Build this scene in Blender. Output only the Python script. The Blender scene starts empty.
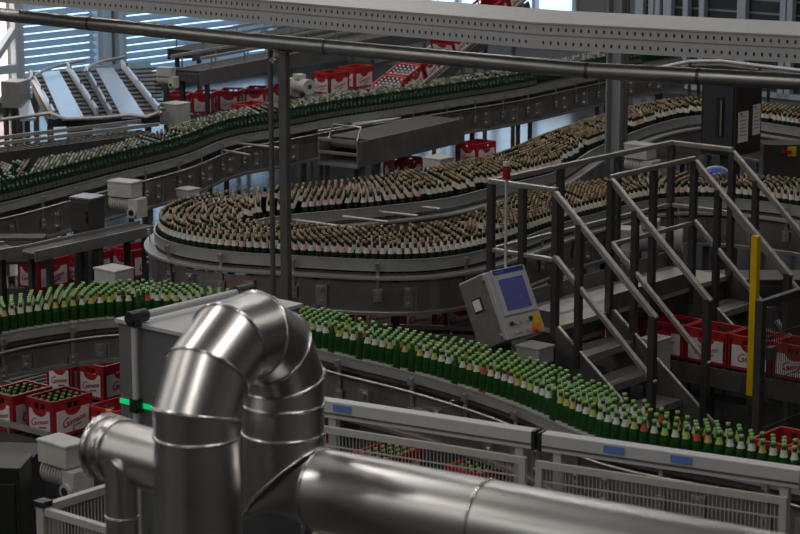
EXPOSURE = -0.12
DAYSTR = 3.2
LAMPW = 84.0
DAY2 = 1.5
LAMP_T = [5+5.2*i for i in range(6)]
LAMP_S = [2.5+5.6*i for i in range(5)]
import bpy, math, random
import numpy as np
from mathutils import Vector, Matrix
random.seed(11)
R = random.Random(5)
PI = math.pi
SC = bpy.context.scene
COL = SC.collection
# ---------------------------------------------------------------- camera model (a long lens looking down into the hall)
FPX, CZ = 2300.0, 5.2
TH = math.atan(487.0/FPX)
CT, ST = math.cos(TH), math.sin(TH)
V = Vector
def ray(px, py):
    x = (px-400.0)/FPX; y = -(py-267.0)/FPX
    return V((x, CT+y*ST, -ST+y*CT))
def P(px, py, z):
    """point at height z seen at that place of the photograph"""
    r = ray(px, py); t = (z-CZ)/r.z
    return V((r.x*t, r.y*t, z))
def D(px, py, d):
    """point at distance d along the lens axis"""
    r = ray(px, py)
    return V((r.x*d, r.y*d, CZ+r.z*d))
# building axes: A runs up the hall, B across it (horizontal, at right angles)
AZ = math.radians(39.9)
A = V((math.sin(AZ), math.cos(AZ), 0)); B = V((math.cos(AZ), -math.sin(AZ), 0)); Z = V((0, 0, 1))
X = V((1, 0, 0)); Y = V((0, 1, 0))
YAW = -AZ                       # rotation that turns local x to B and local y to A

# ---------------------------------------------------------------- materials
MATS = {}
def mat(name, col, metal=0.0, rough=0.5, noise=0.0, scale=8.0, bump=0.0, emit=None, estr=0.0, spec=None, stretch=None, coat=0.0, trans=0.0, ior=None, rnoise=0.0):
    m = bpy.data.materials.new(name); m.use_nodes = True
    nt = m.node_tree; bs = nt.nodes['Principled BSDF']
    bs.inputs['Base Color'].default_value = (*col, 1); bs.inputs['Metallic'].default_value = metal
    bs.inputs['Roughness'].default_value = rough
    if spec is not None: bs.inputs['Specular IOR Level'].default_value = spec
    if coat: bs.inputs['Coat Weight'].default_value = coat
    if trans: bs.inputs['Transmission Weight'].default_value = trans
    if ior: bs.inputs['IOR'].default_value = ior
    if emit: bs.inputs['Emission Color'].default_value = (*emit, 1); bs.inputs['Emission Strength'].default_value = estr
    if noise or bump or rnoise:
        tc = nt.nodes.new('ShaderNodeTexCoord'); mp = nt.nodes.new('ShaderNodeMapping')
        nz = nt.nodes.new('ShaderNodeTexNoise'); nz.inputs['Scale'].default_value = scale; nz.inputs['Detail'].default_value = 5
        nt.links.new(tc.outputs['Object'], mp.inputs['Vector']); nt.links.new(mp.outputs['Vector'], nz.inputs['Vector'])
        if stretch: mp.inputs['Scale'].default_value = stretch
        if noise:
            rp = nt.nodes.new('ShaderNodeValToRGB')
            rp.color_ramp.elements[0].position = 0.3; rp.color_ramp.elements[1].position = 0.72
            rp.color_ramp.elements[0].color = (*[c*(1-noise) for c in col], 1)
            rp.color_ramp.elements[1].color = (*[min(1, c*(1+noise*0.6)) for c in col], 1)
            nt.links.new(nz.outputs['Fac'], rp.inputs['Fac']); nt.links.new(rp.outputs['Color'], bs.inputs['Base Color'])
        if rnoise:
            mr = nt.nodes.new('ShaderNodeMapRange')
            mr.inputs['To Min'].default_value = max(0.03, rough-rnoise); mr.inputs['To Max'].default_value = min(1, rough+rnoise)
            nt.links.new(nz.outputs['Fac'], mr.inputs['Value']); nt.links.new(mr.outputs['Result'], bs.inputs['Roughness'])
        if bump:
            bp = nt.nodes.new('ShaderNodeBump'); bp.inputs['Strength'].default_value = bump; bp.inputs['Distance'].default_value = 0.01
            nt.links.new(nz.outputs['Fac'], bp.inputs['Height']); nt.links.new(bp.outputs['Normal'], bs.inputs['Normal'])
    MATS[name] = m
    return m
STEEL = mat('brushed_stainless', (0.46, 0.44, 0.43), 0.85, 0.36, 0.12, 14, 0, rnoise=0.07)
PANEL = mat('stainless_side_panel', (0.31, 0.30, 0.29), 0.85, 0.40, 0.18, 5, 0, rnoise=0.09)
CURVED = mat('polished_curved_panel', (0.60, 0.575, 0.55), 0.95, 0.25, 0.15, 3, 0.02, rnoise=0.06)
RAIL = mat('satin_guide_rail', (0.43, 0.42, 0.41), 0.6, 0.45, 0.1, 9)
DARK = mat('dark_painted_steel', (0.035, 0.034, 0.034), 0.3, 0.5, 0.3, 7)
DKGREY = mat('charcoal_steel', (0.075, 0.073, 0.072), 0.5, 0.45, 0.25, 7)
MIDGREY = mat('grey_painted_steel', (0.12, 0.117, 0.113), 0.4, 0.45, 0.2, 6)
BELT = mat('grey_chain_belt', (0.09, 0.088, 0.085), 0.4, 0.5, 0.3, 30)
ALU = mat('anodised_profile', (0.52, 0.52, 0.52), 0.3, 0.45, 0.05, 6)
CREAM = mat('cream_powder_coat', (0.40, 0.39, 0.35), 0.0, 0.5, 0.06, 9)
WHITE = mat('white_motor_paint', (0.43, 0.43, 0.40), 0.0, 0.45, 0.12, 9)
DUCT = mat('galvanised_duct_sheet', (0.60, 0.58, 0.565), 1.0, 0.31, 0.10, 2.5, 0.015, rnoise=0.05)
SEAM = mat('duct_seam', (0.62, 0.60, 0.58), 1.0, 0.22)
PIPE = mat('dull_pipe_steel', (0.33, 0.32, 0.31), 0.9, 0.36, 0.15, 5, rnoise=0.05)
TRAY = mat('galvanised_tray', (0.44, 0.44, 0.44), 0.35, 0.5, 0.06, 10)
HOLE = mat('dark_slot', (0.02, 0.02, 0.02), 0, 0.8)
BLACK = mat('black_plastic', (0.012, 0.012, 0.012), 0, 0.4)
RUBBER = mat('black_rubber', (0.02, 0.02, 0.02), 0, 0.7)
RED = mat('crate_red', (0.36, 0.012, 0.02), 0, 0.42, 0.12, 12)
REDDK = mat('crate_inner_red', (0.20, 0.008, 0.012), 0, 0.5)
CWHITE = mat('crate_white_print', (0.62, 0.60, 0.60), 0, 0.5, 0.06, 12)
LOGO = mat('crate_red_lettering', (0.38, 0.02, 0.04), 0, 0.5)
INK = mat('dark_ink', (0.03, 0.03, 0.04), 0, 0.6)
YELLOW = mat('yellow_paint', (0.62, 0.42, 0.0), 0, 0.45, 0.1, 12)
ORANGE = mat('orange_plastic', (0.75, 0.18, 0.02), 0, 0.4)
REDP = mat('red_plastic', (0.30, 0.012, 0.015), 0, 0.35)
BLUE = mat('blue_plastic', (0.02, 0.10, 0.50), 0, 0.4)
BLUEST = mat('blue_sticker', (0.10, 0.17, 0.45), 0, 0.5)
SCREEN = mat('blue_screen', (0.035, 0.035, 0.12), 0, 0.3, emit=(0.10, 0.11, 0.34), estr=0.14)
SCREENBAR = mat('screen_title_bar', (0.02, 0.04, 0.25), 0, 0.3)
PAPER = mat('paper_notice', (0.62, 0.61, 0.60), 0, 0.7)
GREENL = mat('green_lamp', (0.0, 0.4, 0.12), 0, 0.3, emit=(0.0, 0.9, 0.25), estr=0.5)
GREENB = mat('green_white_lamp', (0.2, 0.8, 0.5), 0, 0.3, emit=(0.35, 1.0, 0.6), estr=3.0)
DECK = mat('deck_plate', (0.40, 0.39, 0.38), 0.5, 0.48, 0.12, 20, 0.05)
TREAD = mat('stair_tread_plate', (0.30, 0.285, 0.27), 0.6, 0.45, 0.15, 20, 0.05)
HAND = mat('handrail_tube', (0.44, 0.41, 0.38), 0.75, 0.36, 0.15, 10, rnoise=0.06)
POST = mat('dark_rail_post', (0.085, 0.078, 0.075), 0.6, 0.42, 0.2, 8)
BLUEW = mat('bluish_lane_plate', (0.42, 0.50, 0.60), 0.3, 0.3, 0.1, 10)
GREYB = mat('grey_cabinet_paint', (0.14, 0.14, 0.145), 0.2, 0.45, 0.1, 5)
# bottles
GGREEN = mat('green_bottle_glass', (0.042, 0.23, 0.045), 0, 0.08, trans=0.8, ior=1.45)
GDARK = mat('dark_bottle_glass', (0.009, 0.020, 0.010), 0, 0.14, spec=0.6)
GDKGREEN = mat('deep_green_bottle_glass', (0.005, 0.026, 0.009), 0, 0.14, spec=0.6)
LWHITE = mat('white_neck_label', (0.52, 0.53, 0.48), 0, 0.55)
LGOLD = mat('gold_neck_label', (0.50, 0.34, 0.12), 0.2, 0.45)
LRED = mat('red_neck_label', (0.42, 0.05, 0.03), 0, 0.5)
LPINK = mat('pale_pink_neck_foil', (0.56, 0.36, 0.33), 0, 0.5)
LCREAM = mat('cream_neck_foil', (0.58, 0.55, 0.45), 0, 0.5)
LGREEN = mat('lime_neck_label', (0.34, 0.42, 0.10), 0, 0.5)
LGREY = mat('grey_body_label', (0.09, 0.09, 0.085), 0, 0.5)
CAPTAN = mat('tan_crown_cap', (0.30, 0.215, 0.12), 0.4, 0.4)
CAPPALE = mat('pale_crown_cap', (0.30, 0.38, 0.36), 0.4, 0.35)
CAPBROWN = mat('brown_crown_cap', (0.13, 0.085, 0.05), 0.4, 0.4)
CAPGREEN = mat('green_crown_cap', (0.08, 0.13, 0.04), 0.3, 0.4)
MOUTH = mat('lit_mouth_glass', (0.23, 0.42, 0.12), 0, 0.2)  # paler than the glass: light caught on the mouths, put into the colour

# ---------------------------------------------------------------- mesh builder (world coordinates, one mesh per part)
class MB:
    def __init__(s): s.v = []; s.f = []; s.m = []; s.mi = 0; s.sm = []; s.smooth = False
    def add(s, vs, fs, smooth=None):
        b = len(s.v); s.v += [V(v) for v in vs]
        for f in fs:
            s.f.append([b+i for i in f]); s.m.append(s.mi); s.sm.append(s.smooth if smooth is None else smooth)
        return s
    def box(s, c, dx, dy, dz, ax=X, ay=Y, az=Z):
        """box centred at c with full sizes dx dy dz along the three axes"""
        vs = [V(c)+ax*(dx/2*i)+ay*(dy/2*j)+az*(dz/2*k) for k in (-1, 1) for j in (-1, 1) for i in (-1, 1)]
        return s.add(vs, [(0, 2, 3, 1), (4, 5, 7, 6), (0, 1, 5, 4), (2, 6, 7, 3), (0, 4, 6, 2), (1, 3, 7, 5)], False)
    def bab(s, c, db, da, dz): return s.box(c, db, da, dz, B, A, Z)
    def bar(s, p, q, w, h=None, up=Z):
        p = V(p); q = V(q); d = (q-p); L = d.length
        if L < 1e-6: return s
        d.normalize(); sd = d.cross(up)
        if sd.length < 1e-4: sd = d.cross(X)
        sd.normalize(); u = sd.cross(d).normalized()
        return s.box((p+q)/2, L, w, h or w, d, sd, u)
    def tube(s, pts, r, n=10, caps=True, smooth=True):
        pts = [V(p) for p in pts]; m = len(pts); rs = r if isinstance(r, (list, tuple)) else [r]*m
        ring = []; prev = None
        for i, p in enumerate(pts):
            a = pts[max(i-1, 0)]; b = pts[min(i+1, m-1)]
            if i and i < m-1:
                t = ((p-a).normalized()+(b-p).normalized())
                if t.length < 1e-6: t = b-a
            else: t = b-a
            t.normalize()
            if prev is None:
                u = t.cross(Z)
                if u.length < 1e-3: u = t.cross(X)
            else: u = prev-t*prev.dot(t)
            u.normalize(); prev = u; w = t.cross(u)
            k = 1.0
            if i and i < m-1:
                k = 1/max(0.5, math.sqrt(max(0.0, (1+(p-a).normalized().dot((b-p).normalized()))/2)))
            bend = ((b-p).normalized()-(p-a).normalized()) if 0 < i < m-1 else V((0, 0, 0))
            bd = bend.normalized() if bend.length > 1e-5 else None
            rr = []
            for j in range(n):
                g = 2*PI*j/n; o = u*math.cos(g)*rs[i]+w*math.sin(g)*rs[i]
                if bd: o = o+bd*(o.dot(bd)*(k-1))
                rr.append(p+o)
            ring.append(rr)
        vs = [q for rr in ring for q in rr]; fs = []
        for i in range(m-1):
            for j in range(n):
                fs.append((i*n+j, i*n+(j+1) % n, (i+1)*n+(j+1) % n, (i+1)*n+j))
        s.add(vs, fs, smooth)
        if caps:
            s.add(ring[0], [tuple(range(n-1, -1, -1))], False); s.add(ring[-1], [tuple(range(n))], False)
        return s
    def cyl(s, p, q, r, n=12, r2=None): return s.tube([p, q], [r, r if r2 is None else r2], n)
    def lathe(s, c, prof, n=12, axis=Z, smooth=True):
        c = V(c); axis = V(axis).normalized(); u = axis.cross(X)
        if u.length < 0.1: u = axis.cross(Y)
        u.normalize(); w = axis.cross(u)
        vs = []; fs = []
        for r, z in prof:
            for j in range(n):
                g = 2*PI*j/n; vs.append(c+axis*z+u*(r*math.cos(g))+w*(r*math.sin(g)))
        for i in range(len(prof)-1):
            for j in range(n): fs.append((i*n+j, i*n+(j+1) % n, (i+1)*n+(j+1) % n, (i+1)*n+j))
        return s.add(vs, fs, smooth)
    def prism(s, poly, d):
        """closed polygon of points, extruded by vector d"""
        n = len(poly); d = V(d); vs = [V(p) for p in poly]+[V(p)+d for p in poly]
        fs = [tuple(range(n-1, -1, -1)), tuple(range(n, 2*n))]+[(i, (i+1) % n, n+(i+1) % n, n+i) for i in range(n)]
        return s.add(vs, fs, False)
    def sweep(s, path, prof, z0=0.0, closed=True, smooth=False):
        """profile of (inward offset, height) swept along a level path; inward is to the path's own side"""
        nr = normals(path); m = len(prof); n = len(path)
        vs = [V((p.x+q.x*o, p.y+q.y*o, z0+h)) for p, q in zip(path, nr) for o, h in prof]; fs = []
        for i in range(n-1):
            for j in range(m if closed else m-1):
                k = (j+1) % m; fs.append((i*m+j, (i+1)*m+j, (i+1)*m+k, i*m+k))
        if closed: fs += [tuple(range(m)), tuple((n-1)*m+j for j in range(m-1, -1, -1))]
        return s.add(vs, fs, smooth)
    def build(s, name, m, parent=None, bevel=0.0, local=False):
        me = bpy.data.meshes.new(name)
        inv = Matrix.Identity(4)
        if parent is not None and not local: inv = world(parent).inverted()
        me.from_pydata([tuple(inv @ v) for v in s.v], [], s.f)
        for mm in (m if isinstance(m, (list, tuple)) else [m]): me.materials.append(mm)
        me.polygons.foreach_set('material_index', s.m); me.polygons.foreach_set('use_smooth', s.sm); me.update()
        o = bpy.data.objects.new(name, me); COL.objects.link(o)
        if parent is not None: o.parent = parent
        if bevel:
            b = o.modifiers.new('edge', 'BEVEL'); b.width = bevel; b.segments = 2; b.limit_method = 'ANGLE'
        return o
def world(o):
    m = Matrix.LocRotScale(o.location, o.rotation_euler, o.scale)
    return world(o.parent) @ m if o.parent else m
def normals(path):
    out = []; n = len(path)
    for i in range(n):
        a = path[max(i-1, 0)]; b = path[min(i+1, n-1)]; t = V((b.x-a.x, b.y-a.y, 0)).normalized()
        out.append(V((-t.y, t.x, 0)))
    return out
def thing(name, label, cat, loc=(0, 0, 0), rz=0.0, group=None):
    o = bpy.data.objects.new(name, None); COL.objects.link(o); o.empty_display_size = 0.1
    o.location = loc; o.rotation_euler = (0, 0, rz); o['label'] = label; o['category'] = cat
    if group: o['group'] = group
    return o
def tag(o, label, cat, group=None, kind=None):
    o['label'] = label; o['category'] = cat
    if group: o['group'] = group
    if kind: o['kind'] = kind
    return o
def struct(o): o['kind'] = 'structure'; return o
def copy_tree(o, parent=None):
    c = o.copy(); COL.objects.link(c)
    if parent is not None: c.parent = parent
    for ch in list(o.children): copy_tree(ch, c)
    return c
def resample(pts, step):
    pts = [V(p) for p in pts]; d = [0.0]
    for a, b in zip(pts, pts[1:]): d.append(d[-1]+(b-a).length)
    n = max(2, int(round(d[-1]/step))+1); out = []; j = 0
    for i in range(n):
        t = d[-1]*i/(n-1)
        while j < len(d)-2 and d[j+1] < t: j += 1
        f = (t-d[j])/max(1e-9, d[j+1]-d[j]); out.append(pts[j].lerp(pts[j+1], min(1, max(0, f))))
    return out
def smooth(pts, step=0.08, it=3):
    """resampled and low-pass filtered path, ends kept"""
    q = resample(pts, step)
    for _ in range(it*8):
        q = [q[0]]+[(q[i-1]+q[i]*2+q[i+1])/4 for i in range(1, len(q)-1)]+[q[-1]]
    return resample(q, step)
def offset(path, o, step=None):
    n = normals(path); q = [p+m*o for p, m in zip(path, n)]
    return q if step is None else resample(q, step)
def text_mesh(name, s, size, m, shear=0.0, ext=0.0015):
    cu = bpy.data.curves.new(name, 'FONT'); cu.body = s; cu.size = size; cu.shear = shear; cu.extrude = ext
    cu.align_x = 'CENTER'; cu.align_y = 'CENTER'; cu.resolution_u = 2
    t = bpy.data.objects.new(name, cu); COL.objects.link(t)
    dg = bpy.context.evaluated_depsgraph_get()
    me = bpy.data.meshes.new_from_object(t.evaluated_get(dg)); me.name = name
    bpy.data.objects.remove(t); me.materials.clear(); me.materials.append(m)
    return me
def put(me, name, parent, M):
    """link a mesh as a child; M is its world matrix"""
    o = bpy.data.objects.new(name, me); COL.objects.link(o); o.parent = parent
    o.matrix_local = world(parent).inverted() @ M
    return o
def frame_m(c, ax, ay):
    ax = V(ax).normalized(); az = ax.cross(V(ay)).normalized(); ay = az.cross(ax)
    M = Matrix((ax, ay, az)).transposed().to_4x4(); M.translation = V(c); return M
# ---------------------------------------------------------------- camera, view, light
cam = bpy.data.cameras.new('camera'); co = bpy.data.objects.new('camera', cam); COL.objects.link(co)
cam.sensor_width = 36.0; cam.lens = 36.0*FPX/800.0; cam.clip_end = 200
co.location = (0, 0, CZ); co.rotation_euler = (PI/2-TH, 0, 0); SC.camera = co
cam.dof.use_dof = True; cam.dof.focus_distance = 18.5; cam.dof.aperture_fstop = 5.6
SC.view_settings.view_transform = 'Standard'; SC.view_settings.look = 'None'
SC.view_settings.gamma = 1; SC.view_settings.exposure = EXPOSURE; SC.view_settings.use_curve_mapping = False
w = bpy.data.worlds.new('hall_world'); SC.world = w; w.use_nodes = True
w.node_tree.nodes['Background'].inputs['Color'].default_value = (0.55, 0.72, 1.0, 1)
w.node_tree.nodes['Background'].inputs['Strength'].default_value = 1.0

C0 = V((-1.0, 43.5, 0))
LA_, LB_, HH = 56.0, 34.0, 8.6
def RM(t, s, z): return C0-A*t+B*s+Z*z
FLOOR = mat('polished_hall_floor', (0.022, 0.022, 0.024), 0.0, 0.18, 0.25, 0.6, rnoise=0.06, spec=0.6)
WALL = mat('hall_wall_paint', (0.14, 0.145, 0.15), 0, 0.8, 0.08, 0.8)
CEIL = mat('ceiling_deck', (0.08, 0.08, 0.083), 0, 0.8, 0.1, 0.7)
FRAME = mat('window_frame_paint', (0.42, 0.50, 0.58), 0.1, 0.4)
SLAT = mat('louvre_slat', (0.28, 0.34, 0.40), 0.3, 0.45, 0.08, 4)
DAY = mat('daylit_window_pane', (0.3, 0.4, 0.5), 0, 0.1, emit=(0.50, 0.75, 1.0), estr=DAYSTR)
DAYB = mat('far_daylit_pane', (0.3, 0.4, 0.5), 0, 0.1, emit=(0.62, 0.82, 1.0), estr=DAY2)
DAYW = mat('evening_sky_pane', (0.4, 0.35, 0.35), 0, 0.1, emit=(1.0, 0.82, 0.74), estr=DAYSTR*0.8)
PART = mat('glazed_partition_pane', (0.05, 0.06, 0.065), 0, 0.12, 0.3, 1.5)
def slab(name, t0, t1, s0, s1, z0, z1, m):
    mb = MB(); mb.bab(RM((t0+t1)/2, (s0+s1)/2, (z0+z1)/2), abs(s1-s0), abs(t1-t0), z1-z0)
    return struct(mb.build(name, m))
slab('floor', -1, LA_+1, -1, LB_+1, -0.2, 0, FLOOR)
slab('ceiling', -1, LA_+1, -1, LB_+1, HH, HH+0.2, CEIL)
WALLP = mat('pale_wall_paint', (0.50, 0.50, 0.49), 0, 0.8, 0.08, 0.8)
slab('wall_right', 0, LA_, LB_, LB_+0.3, 0, HH, WALLP)
slab('wall_front', LA_, LA_+0.3, 0, LB_, 0, HH, WALLP)
def t_at(px):                      # how far along wall_left the column of the photograph meets the floor line
    k = (px-400)/FPX               # x = k*depth; depth ~ y at floor
    best = 0; bv = 1e9
    for i in range(0, 2400):
        t = i*0.01; p = RM(t, 0, 0.8); d = p.y*CT-(p.z-CZ)*ST
        v = abs(p.x/d-k)
        if v < bv: bv = v; best = t
    return best
def s_at(px):
    k = (px-400)/FPX; best = 0; bv = 1e9
    for i in range(0, 1600):
        s = i*0.01; p = RM(0, s, 0.8); d = p.y*CT-(p.z-CZ)*ST; v = abs(p.x/d-k)
        if v < bv: bv = v; best = s
    return best
Z0W, Z1W = 0.15, 5.4
lw = [(t_at(-150), t_at(15)), (t_at(19), t_at(97)), (t_at(121), t_at(272))]
edges = sorted([e for a, b in lw for e in (a, b)]); 
mb = MB()
def wl(t0, t1, z0, z1): mb.bab(RM((t0+t1)/2, -0.15, (z0+z1)/2), 0.3, abs(t1-t0), z1-z0)
wl(0, LA_, 0, Z0W); wl(0, LA_, Z1W, HH); wl(0, edges[0], Z0W, Z1W); wl(edges[1], edges[2], Z0W, Z1W); wl(edges[3], edges[4], Z0W, Z1W)
wl(edges[5], LA_, Z0W, Z1W)
struct(mb.build('wall_left', WALL))
for i, (a, b) in enumerate(lw):
    a, b = min(a, b), max(a, b)
    f = MB()
    for t in (a, b): f.bab(RM(t, 0.02, (Z0W+Z1W)/2), 0.12, 0.10, Z1W-Z0W)
    for z in (Z0W, Z1W): f.bab(RM((a+b)/2, 0.02, z), 0.12, b-a+0.1, 0.08)
    if i == 0:
        f.bar(RM(t_at(14), 0.02, 1.25), RM(t_at(-30), 0.02, 0.3), 0.14, 0.10)
        f.bab(RM((a+b)/2, 0.02, 0.62), 0.10, b-a, 0.14)
    wo = struct(f.build('window_%d' % (i+1), FRAME))
    p = MB(); p.bab(RM((a+b)/2, -0.2, (Z0W+Z1W)/2), 0.02, b-a, Z1W-Z0W)
    p.build('window_pane', DAYW if i == 0 else DAY, wo)
    if i:
        l = MB(); k = 0; sl = (B*math.cos(math.radians(48))-Z*math.sin(math.radians(48)))
        z = Z0W+0.06
        while z < Z1W-0.05:
            l.box(RM((a+b)/2, -0.03, z), 0.125, b-a-0.1, 0.012, sl, A, sl.cross(A)); z += 0.125
        l.build('louvre_slats', SLAT, wo)
# bright mullions between the two louvred bays
f = MB()
ta, tb = t_at(99), t_at(119)
for t in (ta-0.05, tb+0.05): f.bab(RM(t, 0.06, 2.8), 0.12, 0.10, 5.4)
f.bab(RM((ta*0.72+tb*0.28), 0.03, 2.8), 0.05, abs(ta-tb)*0.5, 5.2)
struct(f.build('trim_1', mat('pale_blue_column', (0.45, 0.60, 0.75), 0.1, 0.4)))
# back wall: one bright opening low down, a dim glazed partition further along
sa, sb, sc, sd = s_at(385), s_at(575), s_at(640), s_at(812)
mb = MB()
def wb(s0, s1, z0, z1): mb.bab(RM(-0.15, (s0+s1)/2, (z0+z1)/2), s1-s0, 0.3, z1-z0)
wb(0, LB_, 3.6, HH); wb(0, sa, 0, 3.6); wb(sb, sc, 0, 3.6); wb(sd, LB_, 0, 3.6); wb(sa, sb, 0, 0.62); wb(sc, sd, 0, 0.12)
struct(mb.build('wall_back', WALL))
f = MB()
for k in range(6): f.bab(RM(0.0, sa+(sb-sa)*k/5, 2.12), 0.08, 0.12, 2.96)
f.bab(RM(0, (sa+sb)/2, 0.66), sb-sa, 0.12, 0.08); f.bab(RM(0, (sa+sb)/2, 2.1), sb-sa, 0.10, 0.06)
wo = struct(f.build('window_4', FRAME))
p = MB(); p.bab(RM(-0.2, (sa+sb)/2, 2.12), sb-sa, 0.02, 2.96); p.build('window_pane', DAYB, wo)
f = MB()
for k, px in enumerate((640, 652, 658, 668, 686, 702, 742, 783, 790, 812)): f.bab(RM(0.0, s_at(px), 1.86), 0.10 if k % 3 else 0.16, 0.12, 3.5)
f.bab(RM(0, (sc+sd)/2, 0.14), sd-sc, 0.12, 0.08)
wo = struct(f.build('window_5', mat('pale_partition_mullion', (0.36, 0.42, 0.48), 0.2, 0.4)))
p = MB(); p.bab(RM(-0.12, (sc+sd)/2, 1.86), sd-sc, 0.02, 3.48); p.build('window_pane', PART, wo)
p = MB()
for k in range(9): p.bab(RM(-0.10, (sc+sd)/2, 0.35+k*0.22), sd-sc, 0.015, 0.03)
p.build('glazing_bar', mat('dim_bar', (0.22, 0.24, 0.26), 0.2, 0.5), wo)

def lamp(c, lx, ly, power, col=(1, 0.965, 0.92)):
    l = bpy.data.lights.new('strip_or_fill_lamp', 'AREA'); l.shape = 'RECTANGLE'; l.size = lx; l.size_y = ly
    l.energy = power; l.color = col
    o = bpy.data.objects.new('strip_or_fill_lamp', l); COL.objects.link(o); o.location = c; o.rotation_euler = (0, 0, YAW)
for s in LAMP_S: lamp(RM(36.6, s, 7.6), 0.30, 3.0, LAMPW*0.8); lamp(RM(42.0, s, 7.6), 0.30, 3.0, LAMPW*0.6); lamp(RM(50.0, s, 7.6), 0.30, 3.0, LAMPW*0.8)  # camera-side rows, added as fill to brighten the duct and front faces
for t in LAMP_T:
    for s in LAMP_S:
        lamp(RM(t, s, 7.6), 0.30, 3.0, LAMPW*(0.45 if s > 18 and t < 24 else 1.0))
def pix(x, y, z):
    v = V((x, y, z-CZ)); d = v.y*CT-v.z*ST; return 400+FPX*v.x/d, 267-FPX*(v.y*ST+v.z*CT)/d, d
# ---------------------------------------------------------------- bottles: shapes
BH = 0.26
GLASS = [(0.0, 0.0), (0.0315, 0.0), (0.0335, 0.008), (0.0335, 0.142), (0.0315, 0.158), (0.0245, 0.178), (0.0175, 0.198), (0.0145, 0.222), (0.0130, 0.244)]
MOUTHP = [(0.0130, 0.244), (0.0150, 0.247), (0.0150, 0.257), (0.0135, 0.260), (0.0095, 0.260), (0.0090, 0.246), (0.0, 0.246)]
BANDL = [(0.0147, 0.2265), (0.0137, 0.241)]
NECKL = [(0.0253, 0.1785), (0.0183, 0.1985), (0.0158, 0.214), (0.0152, 0.222)]
FOIL = [(0.0306, 0.1625), (0.0253, 0.1785), (0.0183, 0.1985), (0.0162, 0.209)]
BODYLF = [(0.0339, 0.060), (0.0339, 0.115)]
BODYL = [(0.0339, 0.030), (0.0339, 0.066)]
CAP = [(0.0165, 0.243), (0.0168, 0.2455), (0.0150, 0.257), (0.0132, 0.2615), (0.0, 0.2625)]
def lathe_me(name, parts, n, mats):
    mb = MB()
    for k, prof in parts: mb.mi = k; mb.lathe((0, 0, 0), prof, n)
    me = bpy.data.meshes.new(name); me.from_pydata([tuple(v) for v in mb.v], [], mb.f)
    for m in mats: me.materials.append(m)
    me.polygons.foreach_set('material_index', mb.m); me.polygons.foreach_set('use_smooth', mb.sm); me.update(); return me
def width_along(outer, inner, wmax=2.5):
    nr = normals(outer); out = []
    for p, n in zip(outer, nr):
        best = None
        for a, b in zip(inner, inner[1:]):
            dx, dy = b.x-a.x, b.y-a.y; den = n.x*dy-n.y*dx
            if abs(den) < 1e-9: continue
            t = ((a.x-p.x)*dy-(a.y-p.y)*dx)/den; u = ((a.x-p.x)*n.y-(a.y-p.y)*n.x)/den
            if 0 < t < wmax and -1e-6 <= u <= 1+1e-6 and (best is None or t < best): best = t
        out.append(best)
    last = next((b for b in out if b), 0.4)
    for i, b in enumerate(out):
        if b is None: out[i] = last
        last = out[i]
    return out
def fill(outer, inner, d=0.0690, skip=0.0):
    """closely packed bottle places: rows parallel to the outer edge, each bottle pushed up against the ones before it"""
    wd = width_along(outer, inner); nr = normals(outer); grid = {}; out = []; d2 = (d*0.99)**2; cs = d
    def free(x, y):
        ix, iy = int(math.floor(x/cs)), int(math.floor(y/cs))
        for i in (ix-1, ix, ix+1):
            for j in (iy-1, iy, iy+1):
                for (a, b) in grid.get((i, j), ()):
                    if (a-x)**2+(b-y)**2 < d2: return False
        return True
    for lane in range(40):
        o = lane*d*0.868; any_ = False
        pts = [p+n*o for p, n in zip(outer, nr)]; pos = 0.0 if lane % 2 == 0 else d/2; acc = 0.0
        for i in range(len(pts)-1):
            seg = (pts[i+1]-pts[i]); L = seg.length
            if seg.dot(outer[i+1]-outer[i]) <= 0: continue
            while pos < acc+L:
                f = (pos-acc)/L; w_ = wd[i]*(1-f)+wd[i+1]*f
                if o > w_+0.002: pos += d; any_ = any_ or False; continue
                q = pts[i]+seg*f
                if free(q.x, q.y):
                    if R.random() >= skip: out.append((q.x, q.y, lane, i))
                    grid.setdefault((int(math.floor(q.x/cs)), int(math.floor(q.y/cs))), []).append((q.x, q.y)); pos += d
                else: pos += 0.005
                any_ = True
            acc += L
        if not any_ and lane > 3: break
    return out
def mass(name, label, spots, z, kinds, mats, group=None):
    """every bottle that is not built singly, as one mesh; kinds: list of (weight, [(slot, profile)...]), n-sided"""
    tmpl = []
    for wgt, parts, n in kinds:
        mb = MB()
        for k, prof in parts: mb.mi = k; mb.lathe((0, 0, 0), prof, n)
        tmpl.append((np.array([tuple(v) for v in mb.v], dtype=np.float32), np.array(mb.f, dtype=np.int32), np.array(mb.m, dtype=np.int32)))
    pick = R.choices(range(len(kinds)), weights=[k[0] for k in kinds], k=len(spots))
    vs, fs, ms = [], [], []; base = 0
    for (x, y), k in zip(spots, pick):
        v, f, m = tmpl[k]; g = R.random()*6.28; c, s = math.cos(g), math.sin(g)
        r = v.copy(); r[:, 0] = v[:, 0]*c-v[:, 1]*s+x; r[:, 1] = v[:, 0]*s+v[:, 1]*c+y; r[:, 2] += z
        vs.append(r); fs.append(f+base); ms.append(m); base += len(v)
    v = np.concatenate(vs); f = np.concatenate(fs); m = np.concatenate(ms)
    me = bpy.data.meshes.new(name); me.vertices.add(len(v)); me.vertices.foreach_set('co', v.ravel())
    me.loops.add(len(f)*4); me.loops.foreach_set('vertex_index', f.ravel()); me.polygons.add(len(f))
    me.polygons.foreach_set('loop_start', np.arange(0, len(f)*4, 4, dtype=np.int32))
    for mm in mats: me.materials.append(mm)
    me.polygons.foreach_set('material_index', m); me.polygons.foreach_set('use_smooth', np.ones(len(f), dtype=bool))
    me.update(calc_edges=True); me.validate()
    o = bpy.data.objects.new(name, me); COL.objects.link(o); tag(o, label, 'bottles', kind='stuff'); return o

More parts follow.
